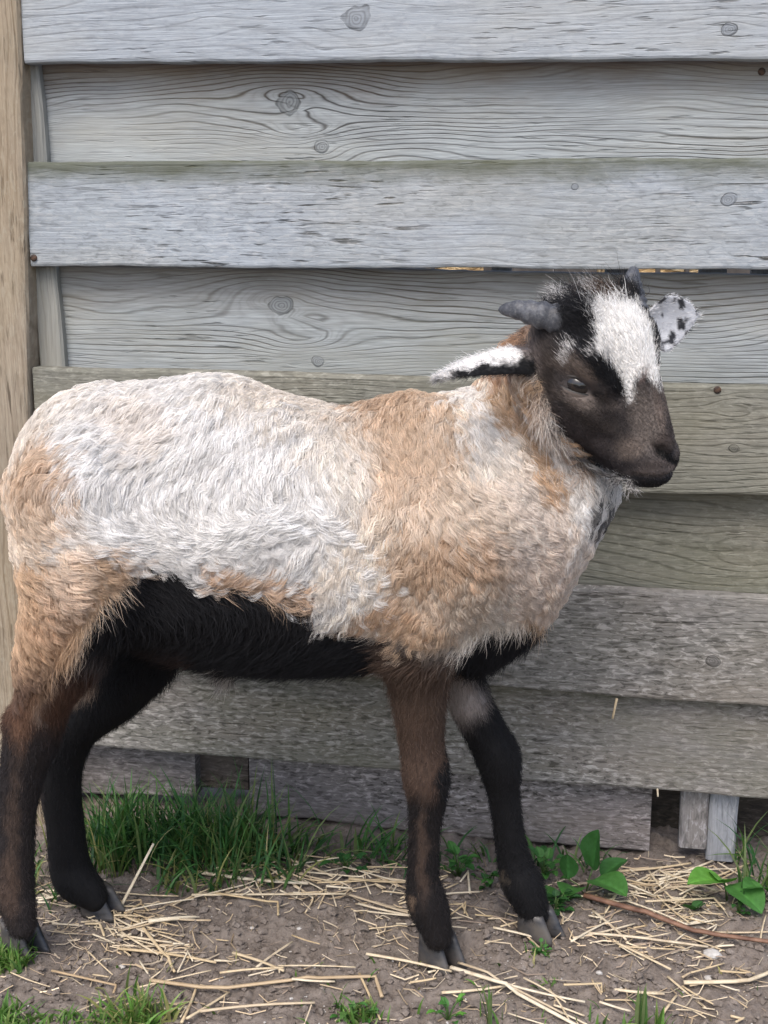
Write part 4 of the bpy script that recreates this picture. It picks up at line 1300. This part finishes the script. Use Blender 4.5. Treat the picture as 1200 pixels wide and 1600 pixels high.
def lie(points, lift=.003, r=.002, sag=0.0, seg=7):
    """a stalk through photograph points, lying on the soil"""
    G = [on_ground(*p[:2]) for p in points]
    out = []
    for a, b in zip(G[:-1], G[1:]):
        for t in np.linspace(0, 1, seg)[(1 if out else 0):]: out.append(a + (b - a) * t)
    out = np.array(out)
    L = np.linalg.norm(out[-1] - out[0])
    h = ground_h(out[:, 0], out[:, 1])
    d = np.concatenate([[0], np.cumsum(np.linalg.norm(np.diff(out[:, :2], axis=0), axis=1))])
    knots_ = [0] + [(seg - 1) * (i + 1) for i in range(len(points) - 1)]
    line = np.interp(d, d[knots_], h[knots_])
    for i in range(len(knots_) - 1):                        # each straight piece rests on the highest crumbs under it
        sl_ = slice(knots_[i], knots_[i + 1] + 1)
        line[sl_] += .55 * max(0, float((h[sl_] - line[sl_]).max()))
    out[:, 2] = line + lift + r
    arc = np.sin(np.linspace(0, math.pi, len(out)))
    e = out[-1] - out[0]
    out[:, 0] += -e[1] * .03 * math.sin(points[0][0] * 7.1) * arc
    out[:, 1] += e[0] * .03 * math.sin(points[0][0] * 7.1) * arc
    return out
def stalk(points, r=.0018, label=None, name='straw_stalk', mat=None, lift=.003, cat='straw', group='straw stalks on the soil', r1=None):
    Q = lie(points, lift, r)
    V, F = tube(Q, r, r1 or r * .8)
    c = V.mean(0)
    o = mesh_obj(name, V - c, F, mat or straw_mat, loc=c)
    tag(o, label, cat, group)
    return o
SL = [
 ([(306, 1369), (482, 1396)], .0030, 'thick golden straw stalk lying in front of the tall grass, beside the hind legs'),
 ([(410, 1340), (520, 1386)], .0020, 'pale straw stalk slanting down to the right across the thick golden stalk'),
 ([(300, 1407), (540, 1410)], .0019, 'long thin straw stalk lying level just below the thick golden stalk'),
 ([(232, 1446), (306, 1438)], .0034, 'short wide white piece of straw on the soil between the legs'),
 ([(186, 1473), (338, 1506)], .0021, 'pale stalk crossing a bent straw on the bare soil behind the hooves'),
 ([(214, 1437), (268, 1494), (273, 1518)], .0021, 'brownish bent straw with a kinked lower end'),
 ([(364, 1492), (444, 1531)], .0021, 'short pale straw alone on the bare soil below mid lamb'),
 ([(234, 1534), (330, 1551), (480, 1552), (586, 1541), (597, 1568)], .0026, 'longest golden stalk in front, its right end snapped and bent down'),
 ([(284, 1608), (308, 1536)], .0018, 'orange brown straw standing steeply across the end of the longest stalk'),
 ([(292, 1602), (358, 1550)], .0018, 'grey pale straw leaning right beside the steep orange brown one'),
 ([(310, 1587), (492, 1581)], .0020, 'pale level straw at the bottom edge below the longest stalk'),
 ([(572, 1506), (706, 1527)], .0021, 'white straw ending under the front hoof of the brown foreleg'),
 ([(704, 1526), (790, 1560), (905, 1606)], .0028, 'long pale stalk running down to the right from the front hoof'),
 ([(716, 1515), (760, 1545), (880, 1590)], .0018, 'thin straw alongside the long pale stalk by the front hoof'),
 ([(690, 1565), (790, 1556)], .0020, 'golden straw under the long pale stalk near the bottom edge'),
 ([(768, 1548), (914, 1572)], .0018, 'thin pale straw forking off the long stalk near the bottom edge'),
 ([(960, 1551), (1038, 1557)], .0022, 'bright yellow straw piece behind the green grass blade'),
 ([(1068, 1543), (1160, 1540), (1205, 1520)], .0030, 'forked straw stalk at the right edge of the bare soil'),
 ([(918, 1468), (1010, 1483), (1106, 1484)], .0022, 'pale straw pair below the red brown stem'),
 ([(926, 1432), (978, 1480)], .0019, 'pale straw slanting across the left end of the red brown stem'),
 ([(968, 1352), (1080, 1341)], .0022, 'pale straw lying level in front of the rough ground board end'),
 ([(1030, 1372), (1114, 1337)], .0021, 'straw sloping up to the right towards the metal grey upright'),
 ([(1030, 1355), (1120, 1396)], .0021, 'straw sloping down to the right under the bright broad leaves'),
 ([(1014, 1358), (1052, 1408)], .0017, 'thin brown straw bent down in the pile by the ground board'),
 ([(770, 1466), (850, 1474)], .0018, 'short straw under the far front hoof'),
 ([(560, 1420), (654, 1446)], .0019, 'golden straw pointing at the heel of the brown foreleg'),
 ([(545, 1390), (640, 1390)], .0022, 'level straw in front of the grass, left of the brown foreleg'),
]
for pts_, r_, lab in SL: stalk(pts_, r_, lab)
# one stands up against the grass, one pokes out under a fence board
def pole_stalk(a, b, r, label):
    Q = np.array([a + (b - a) * t for t in np.linspace(0, 1, 5)])
    V, F = tube(Q, r, r * .8)
    c = V.mean(0)
    tag(mesh_obj('straw_stalk', V - c, F, straw_mat, loc=c), label, 'straw', 'straw stalks on the soil')
g0 = on_ground(188, 1422); pole_stalk(g0 + np.array([0, 0, .003]), at(240, 1318, g0[1] + .035), .0023, 'white straw stalk standing on end against the tall grass by the rear hoof')
pu, pz = on_fence(964, 1092, .004); qu, qz = on_fence(957, 1124, .010)
pole_stalk(F0 + FU * pu + FN * .002 + np.array([0, 0, pz]), F0 + FU * qu + FN * .008 + np.array([0, 0, qz]), .0018, 'short yellow straw poking out from under a fence board below the lamb\'s chest')
pu, pz = on_fence(1028, 1238, .0); qu, qz = on_fence(1029, 1256, .0)
pole_stalk(F0 + FU * pu - FN * .03 + np.array([0, 0, pz]), F0 + FU * qu - FN * .02 + np.array([0, 0, qz]), .0014, 'tiny straw stub hanging over the end of the ground board')
# shorter pieces, alike, each its own
R = np.random.default_rng(77)
ZONES = [(190, 1450, 75, 20, 38), (470, 1378, 95, 22, 36), (1030, 1388, 62, 26, 52), (1010, 1472, 75, 18, 18), (610, 1425, 60, 28, 14), (290, 1535, 130, 28, 16),
         (800, 1560, 130, 28, 14), (1090, 1545, 80, 28, 14), (770, 1425, 70, 22, 12), (90, 1400, 50, 25, 10)]
WHERE = ['heaped behind the near hind hoof', 'scattered in front of the tall grass, left of the brown foreleg', 'in the litter under the right end of the ground board', 'around the red brown stem at the right', 'by the heel of the brown foreleg', 'around the longest snapped stalk in front', 'around the long stalk running from the front hoof', 'on the bare soil in the lower right corner', 'between the two forelegs', 'beside the far hind leg']
for (cx, cy, sx, sy, cnt), where in zip(ZONES, WHERE):
    for _ in range(cnt):
        px, py = R.normal(cx, sx), max(1322, R.normal(cy, sy))
        a = R.normal(0, .6)
        L = 18 + 105 * R.random() ** 1.5
        b = (px + L * math.cos(a), py + L * math.sin(a) * .55)
        pts_ = [(px, py), b]
        if R.random() < .3: pts_.append((b[0] + R.uniform(-14, 18), b[1] + R.uniform(6, 22)))
        stalk(pts_, R.uniform(.0009, .0018), 'loose broken straw piece ' + where, lift=R.uniform(.0005, .006), group='loose straw ' + where)
# fine chaff, nobody could count it
def ribbons(name, n, zone, Lr, wr, colours, seed, lift=(.0005, .004), kind='stuff'):
    R = np.random.default_rng(seed)
    V, F, C = [], [], []
    for _ in range(n):
        px, py = zone(R)
        g = on_ground(px, py)
        a = R.uniform(0, math.pi)
        L, w = R.uniform(*Lr), R.uniform(*wr)
        d = np.array([math.cos(a), math.sin(a) * .7, 0]); p = np.array([-d[1], d[0], 0])
        k = len(V)
        bend = R.normal(0, .15) * L
        col = np.array(colours[R.integers(len(colours))]) * math.exp(R.normal(0, .2))
        pts3 = []
        for t in (-.5, 0, .5):
            q = g + d * L * t + p * bend * (1 - 4 * t * t)
            pts3.append(q)
        pts3 = np.array(pts3)
        hh = ground_h(pts3[:, 0], pts3[:, 1])
        pts3[:, 2] = np.maximum(hh, hh.mean()) + R.uniform(*lift) + np.array([0, 0, R.uniform(-.001, .004)])
        for q in pts3:
            V.append(q - p * w); V.append(q + np.array([0, 0, w * .9])); V.append(q + p * w); C += [col] * 3
        for i in (0, 1):
            F += [(k + 3*i, k + 3*i + 3, k + 3*i + 4, k + 3*i + 1), (k + 3*i + 1, k + 3*i + 4, k + 3*i + 5, k + 3*i + 2)]
    o = mesh_obj(name, V, F, litter_mat, smooth=False)
    set_color_attr(o.data, 'coat', np.clip(np.array(C), 0, .9))
    tag(o, kind=kind)
    return o
def zchaff(R):
    if R.random() < .12: return R.uniform(-60, 1260), R.uniform(1400, 1640)
    w = np.array([z[4] for z in ZONES], float)
    z = ZONES[R.choice(len(ZONES), p=w / w.sum())]
    return R.normal(z[0], z[2] * 1.25), max(1325, R.normal(z[1], z[3] * 1.35))
ribbons('straw_chaff', 950, zchaff, (.008, .045), (.0004, .0012), [(.44, .34, .22), (.52, .43, .30), (.30, .23, .15), (.24, .185, .14), (.36, .30, .22)], 3)
# soil crumbs and small stones
def lumps(name, n, seed, size, mat, zone, squash=.7):
    R = np.random.default_rng(seed)
    base = np.array([(1, 0, 0), (-1, 0, 0), (0, 1, 0), (0, -1, 0), (0, 0, 1), (0, 0, -1), (.6, .6, .5), (-.6, .6, .5), (-.6, -.6, .5), (.6, -.6, .5)], float)
    fc = [(0, 6, 9), (2, 7, 6), (1, 8, 7), (3, 9, 8), (4, 6, 7), (4, 7, 8), (4, 8, 9), (4, 9, 6), (0, 2, 6), (2, 1, 7), (1, 3, 8), (3, 0, 9), (0, 5, 2), (2, 5, 1), (1, 5, 3), (3, 5, 0)]
    V, F = [], []
    for _ in range(n):
        px, py = zone(R)
        g = on_ground(px, py)
        r = size[0] * (size[1] / size[0]) ** (R.random() ** 2.2)
        h = float(ground_h(g[0], g[1]))
        a = R.uniform(0, 6.28)
        M = np.array([[math.cos(a), -math.sin(a), 0], [math.sin(a), math.cos(a), 0], [0, 0, 1]])
        P = (base * R.uniform(.7, 1.25, (10, 1)) * np.array([1, R.uniform(.6, 1), squash]) * r) @ M.T + np.array([g[0], g[1], h + r * .25])
        k = len(V)
        V += list(P); F += [tuple(i + k for i in f) for f in fc]
    o = mesh_obj(name, V, F, mat, smooth=False)
    tag(o, kind='stuff')
    return o
lumps('soil_crumbs', 7000, 5, (.0009, .0068), soil_mat, lambda R: (R.uniform(-60, 1260), R.uniform(1330, 1640)))
s = Nodes('chalky stone')
stone_mat = s.finish(s.ramp(s.noise(s.coord(), 120, 3), [(.3, (.30, .28, .26)), (.7, (.50, .48, .45))]), .8)
lumps('grit', 420, 6, (.0007, .0022), stone_mat, lambda R: (R.uniform(-60, 1260), R.uniform(1380, 1640)))
PEB = [(1112, 1493, .0085, 'largest pale chalk stone, in the straw under the red brown stem'), (1108, 1526, .0045, 'small white pebble below the largest chalk stone'),
       (394, 1453, .0022, 'small white pebble on the bare soil under the lamb\'s belly'), (468, 1457, .0026, 'off white pebble right of the belly pebble, on bare soil'),
       (936, 1524, .0032, 'tiny white pebble on bare soil in front of the far front hoof'), (190, 1494, .0034, 'tiny pale pebble near the hind feet')]
for (px, py, r, lab) in PEB:
    g = on_ground(px, py)
    bm = bmesh.new()
    bmesh.ops.create_icosphere(bm, subdivisions=2, radius=1)
    for v in bm.verts:
        p = np.array(v.co) * np.array([1.25, .9, .65]) * r
        v.co = Vector(p * (1 + .22 * float(vnoise((np.array(v.co) * 1.7 + px)[None], 12)[0])))
    me = bpy.data.meshes.new('pebble'); bm.to_mesh(me); bm.free(); me.materials.append(stone_mat)
    o = bpy.data.objects.new('pebble', me); COL.objects.link(o)
    o.location = (g[0], g[1], float(ground_h(g[0], g[1])) + r * .35)
    tag(o, lab, 'pebble', 'pale pebbles on the soil')
# red brown dry stem, right
s = Nodes('dry stem')
nz = s.noise(s.coord(), 60, 3)
stem_mat = s.finish(s.ramp(nz, [(.35, (.10, .050, .034)), (.65, (.21, .118, .078))]), .6)
stalk([(912, 1415), (1010, 1440), (1100, 1466), (1215, 1490)], .0042, 'long red brown dry stem lying across the soil at the right', 'dry_stem', stem_mat, .006, 'stem', None, .0030)

# ================================================================== grass and weeds
def leaf_mat(name, a, b, rough=.5, sss=True):
    s = Nodes(name)
    at_ = s.n('ShaderNodeAttribute', attribute_name='coat')
    nz = s.noise(s.coord(), 110, 4, .65)
    col = s.mix(s.ramp(nz, [(.35, 0.0), (.62, .9)]), at_.outputs['Color'], s.mix(1.0, at_.outputs['Color'], (.72, .8, .6), 'MULTIPLY'))
    m = s.finish(col, rough, s.bump(nz, .5, .0015), .3)
    tr = s.n('ShaderNodeBsdfTranslucent')
    s.put(tr.inputs['Color'], s.mix(1.0, col, (1.0, 1.25, .55), 'MULTIPLY'))
    mx = s.n('ShaderNodeMixShader')
    mx.inputs[0].default_value = .30
    s.t.links.new(s.b.outputs[0], mx.inputs[1]); s.t.links.new(tr.outputs[0], mx.inputs[2])
    s.t.links.new(mx.outputs[0], s.out.inputs['Surface'])
    return m
blade_mat = leaf_mat('grass blade', 0, 0)
def blades(name, spots, seed):
    """spots: (n, zone fn -> (x, y), length range, width, colours, lean)"""
    R = np.random.default_rng(seed)
    V, F, C = [], [], []
    for (n, zone, Lr, w0, colours, lean, fan) in spots:
        for _ in range(n):
            x, y = zone(R)
            h = float(ground_h(x, y))
            L = R.uniform(*Lr); w = w0 * R.uniform(.6, 1.25)
            a = R.uniform(0, 2 * math.pi)
            d = np.array([math.cos(a) + fan[0], math.sin(a) * .8 + fan[1], 0]); d /= np.linalg.norm(d) + 1e-6
            ln = abs(R.normal(lean, lean * .6))
            side = np.array([-d[1], d[0], 0]) if R.random() < .5 else unit(np.array([R.normal(), R.normal(), 0]))
            col = np.array(colours[R.integers(len(colours))]) * math.exp(R.normal(0, .16))
            k = len(V); ns = 6
            p = np.array([x, y, h - .002]); dirv = np.array([0, 0, 1.0]) + d * ln * .5
            for i in range(ns):
                t = i / (ns - 1)
                ww = w * (1 - t ** 1.8) * (.75 + .5 * min(1, t * 3))
                V.append(p - side * ww); V.append(p + np.array([0, 0, 0]) + d * ww * .35); V.append(p + side * ww)
                cc = col * (1 + .35 * t); C += [cc, cc, cc]
                dirv = unit(dirv + d * ln * .42 * t * 1.6 - np.array([0, 0, .16 * ln * t]))
                p = p + dirv * L / (ns - 1)
            for i in range(ns - 1):
                F += [(k + 3*i, k + 3*i + 1, k + 3*i + 4, k + 3*i + 3), (k + 3*i + 1, k + 3*i + 2, k + 3*i + 5, k + 3*i + 4)]
    o = mesh_obj(name, V, F, blade_mat)
    set_color_attr(o.data, 'coat', np.clip(np.array(C), 0, .9))
    tag(o, kind='stuff')
    return o
def zone_px(xa, xb, ya, yb, sx=None):
    def f(R):
        px, py = R.uniform(xa, xb), R.uniform(ya, yb)
        return on_ground(px, py)[:2]
    return f
def gauss_px(cx, cy, sx, sy):
    def f(R): return on_ground(R.normal(cx, sx), R.normal(cy, sy))[:2]
    return f
DG = [(.042, .115, .040), (.055, .140, .042), (.032, .090, .036), (.085, .170, .055), (.13, .17, .075)]
LG = [(.085, .17, .035), (.11, .20, .05), (.065, .14, .03), (.15, .20, .07)]
YG = [(.20, .20, .08), (.28, .25, .12), (.12, .17, .05)]
blades('grass', [
    (430, zone_px(150, 400, 1312, 1352), (.045, .115), .0018, DG, .55, (0, 0)),
    (70, zone_px(150, 420, 1320, 1370), (.05, .10), .0014, YG + [(.42, .36, .22)], .9, (0, 0)),
    (190, gauss_px(330, 1345, 60, 16), (.05, .14), .0018, DG, .6, (0, 0)),
    (140, gauss_px(190, 1340, 30, 12), (.05, .12), .0020, DG, .5, (0, 0)),
    (240, zone_px(240, 470, 1340, 1398), (.03, .075), .0018, DG + YG[:1], .9, (0, -.3)),
    (130, zone_px(400, 660, 1316, 1352), (.03, .085), .0020, DG, 1.2, (.7, -.2)),
    (70, zone_px(660, 960, 1318, 1345), (.02, .06), .0018, DG, 1.0, (0, -.2)),
    (110, zone_px(-30, 150, 1330, 1420), (.02, .06), .0017, DG + YG, .9, (0, 0)),
    (60, zone_px(1150, 1260, 1325, 1420), (.04, .12), .0020, DG + LG[:1], .7, (-.2, 0)),
    (210, gauss_px(12, 1502, 18, 9), (.012, .034), .0016, LG, .9, (0, 0)),
    (180, gauss_px(215, 1592, 24, 12), (.012, .045), .0016, LG + YG, .8, (0, 0)),
    (90, gauss_px(135, 1602, 40, 8), (.010, .030), .0016, LG, .9, (0, 0)),
    (130, gauss_px(10, 1600, 25, 12), (.014, .034), .0018, LG, .9, (0, 0)),
    (70, gauss_px(560, 1592, 24, 8), (.010, .030), .0016, LG, .8, (0, 0)),
    (36, gauss_px(840, 1496, 10, 5), (.006, .018), .0013, LG, 1.0, (0, 0)),
    (24, gauss_px(855, 1543, 10, 5), (.006, .015), .0012, LG, 1.0, (0, 0)),
    (40, zone_px(100, 1200, 1500, 1610), (.008, .025), .0013, LG + YG, .9, (0, 0)),
    (30, gauss_px(960, 1602, 80, 6), (.012, .028), .0015, LG, .7, (0, 0)),
    (6, gauss_px(1000, 1606, 3, 2), (.05, .055), .0030, DG[3:], .12, (0, 0)),
    (5, gauss_px(765, 1606, 3, 2), (.05, .055), .0024, DG[3:], .15, (0, 0)),
    (5, gauss_px(1030, 1606, 3, 2), (.03, .038), .0022, LG, .15, (0, 0)),
], 15)
broad_mat = leaf_mat('broad leaf', 0, 0, .55)
def leaf(parent, p, d, L, W, col, cup=.25, droop=.5, wavy=.03, name='leaf', up=(0, 0, 1)):
    d = unit(np.array(d, float)); up = np.array(up, float)
    s_ = unit(np.cross(d, up)); n_ = np.cross(s_, d)
    n, q = 11, 9
    V, F, C = [], [], []
    for i in range(n):
        t = i / (n - 1)
        w = W * (math.sin(math.pi * min(1, t * .97 + .03) ** .85) ** .75 if 0 < t < 1 else .03)
        cx = p + d * L * t + n_ * (L * (.30 * t - droop * t * t))
        for j in range(q):
            u = -1 + 2 * j / (q - 1)
            V.append(cx + s_ * w * u + n_ * (cup * w * u * u + wavy * W * math.sin(t * 9 + u * 2) - .0012 * math.exp(-(u / .12) ** 2) - .0005 * abs(math.sin((t * 4.5 - abs(u) * 1.6) * math.pi)) ** 6))
            C.append(np.array(col) * (1.35 if abs(u) < .1 else 1.0) * (1 + .08 * math.sin((t * 4.5 - abs(u) * 1.6) * 6.283)))
    for i in range(n - 1):
        for j in range(q - 1): F.append((i*q + j, i*q + j+1, (i+1)*q + j+1, (i+1)*q + j))
    V = np.array(V) - np.array(parent.location)
    o = mesh_obj(name, V, F, broad_mat, parent)
    set_color_attr(o.data, 'coat', np.array(C))
    return o
def weed(px, py, label, leaves, group='broad leaved weeds'):
    g = on_ground(px, py); z = float(ground_h(g[0], g[1]))
    r = empty('weed', (g[0], g[1], z))
    tag(r, label, 'weed', group)
    for (dx, dy, dz, ex, ey, ez, L, W, col, droop) in leaves:
        p = np.array([g[0] + dx, g[1] + dy, z + dz])
        leaf(r, p, (ex, ey, ez), L, W, col, droop=droop)
        if dz > .008:
            V, F = tube(np.array([[g[0], g[1], z - .002], [(g[0] + p[0]) / 2, (g[1] + p[1]) / 2, z + dz * .65], p]), .0010, .0009, 5)
            st = mesh_obj('stem', V - np.array(r.location), F, broad_mat, r)
            set_color_attr(st.data, 'coat', np.tile(np.array((.09, .16, .05)), (len(V), 1)))
    return r
G1, G2, G3 = (.070, .195, .050), (.042, .130, .038), (.12, .30, .055)
weed(915, 1392, 'dark broad leaved plantain weed between the far front hoof and the ground board', [
    (.006, -.006, .022, .55, -.75, .12, 0.0563, 0.0234, G1, .35), (.008, .004, .030, .25, .1, 1, 0.0512, 0.0220, G2, .15), (-.014, -.006, .012, -.35, -.8, .25, 0.0435, 0.0177, G1, .35),
    (-.022, .0, .020, -.1, -.2, 1, 0.0358, 0.0121, G2, .25), (-.030, -.010, .006, -.7, -.7, .35, 0.0358, 0.0149, G1, .4), (.020, .010, .016, .8, .2, .6, 0.0384, 0.0156, G2, .4)])
weed(1136, 1402, 'bright green weed with two rounded leaves in front of the uprights', [
    (-.006, -.004, .028, -.95, -.35, .22, 0.0512, 0.0213, G3, .40), (.002, -.004, .024, .45, -.85, -.15, 0.0538, 0.0234, G1, .35), (-.004, .004, .022, -.3, -.6, .6, 0.0333, 0.0170, G3, .5)])
weed(1080, 1418, 'small single round leaf weed beside the bright two leaved one', [(0, 0, .006, .1, -.8, .55, 0.0282, 0.0135, G2, .3), (.003, .004, .003, .8, .2, .6, 0.0154, 0.0071, G2, .3)])
weed(1205, 1400, 'weed with pointed leaves cut by the right edge of the picture', [(-.004, 0, .012, -.7, -.6, .5, 0.0576, 0.0170, G1, .4), (0, 0, .02, .3, -.4, 1, .05, .010, G2, .3)])
R = np.random.default_rng(91)
def herb(px, py, n, size, label, cols):
    g = on_ground(px, py)
    lv = []
    for _ in range(n):
        a = R.uniform(0, 6.28); rr = R.uniform(0, size * .8)
        lv.append((rr * math.cos(a), rr * math.sin(a) * .7, R.uniform(.002, size), math.cos(a), math.sin(a) - .5, R.uniform(.1, .9), R.uniform(.5, 1.1) * size * .62, R.uniform(.12, .20) * size, cols[R.integers(len(cols))], .4))
    weed(px, py, label, lv, 'small leafy weeds')
herb(716, 1372, 18, .030, 'leafy weed right behind the brown foreleg', [G2, G1])
herb(766, 1388, 14, .024, 'leafy weed just left of the far front foot', [G2, G1])
herb(850, 1362, 20, .034, 'taller leafy weed between the far foreleg and the plantain', [G2, G1, G2])
herb(868, 1422, 18, .026, 'low crinkled weed right of the far front foot', [G2, (.03, .09, .028)])
herb(540, 1365, 12, .030, 'leafy weed in the flattened grass, left of the brown foreleg', [(.035, .115, .04), G2])
herb(845, 1500, 14, .014, 'tiny feathery weed on the bare soil below the far front hoof', [G1])
herb(1155, 1425, 12, .018, 'small dark weed in the straw under the two leaved weed', [G2])
herb(700, 1600, 10, .020, 'pair of pale green leaf sprigs at the bottom edge, middle', [G1, G3])
herb(552, 1590, 14, .022, 'feathery weed sprouting by the snapped end of the longest stalk', [G1, (.10, .2, .06)])
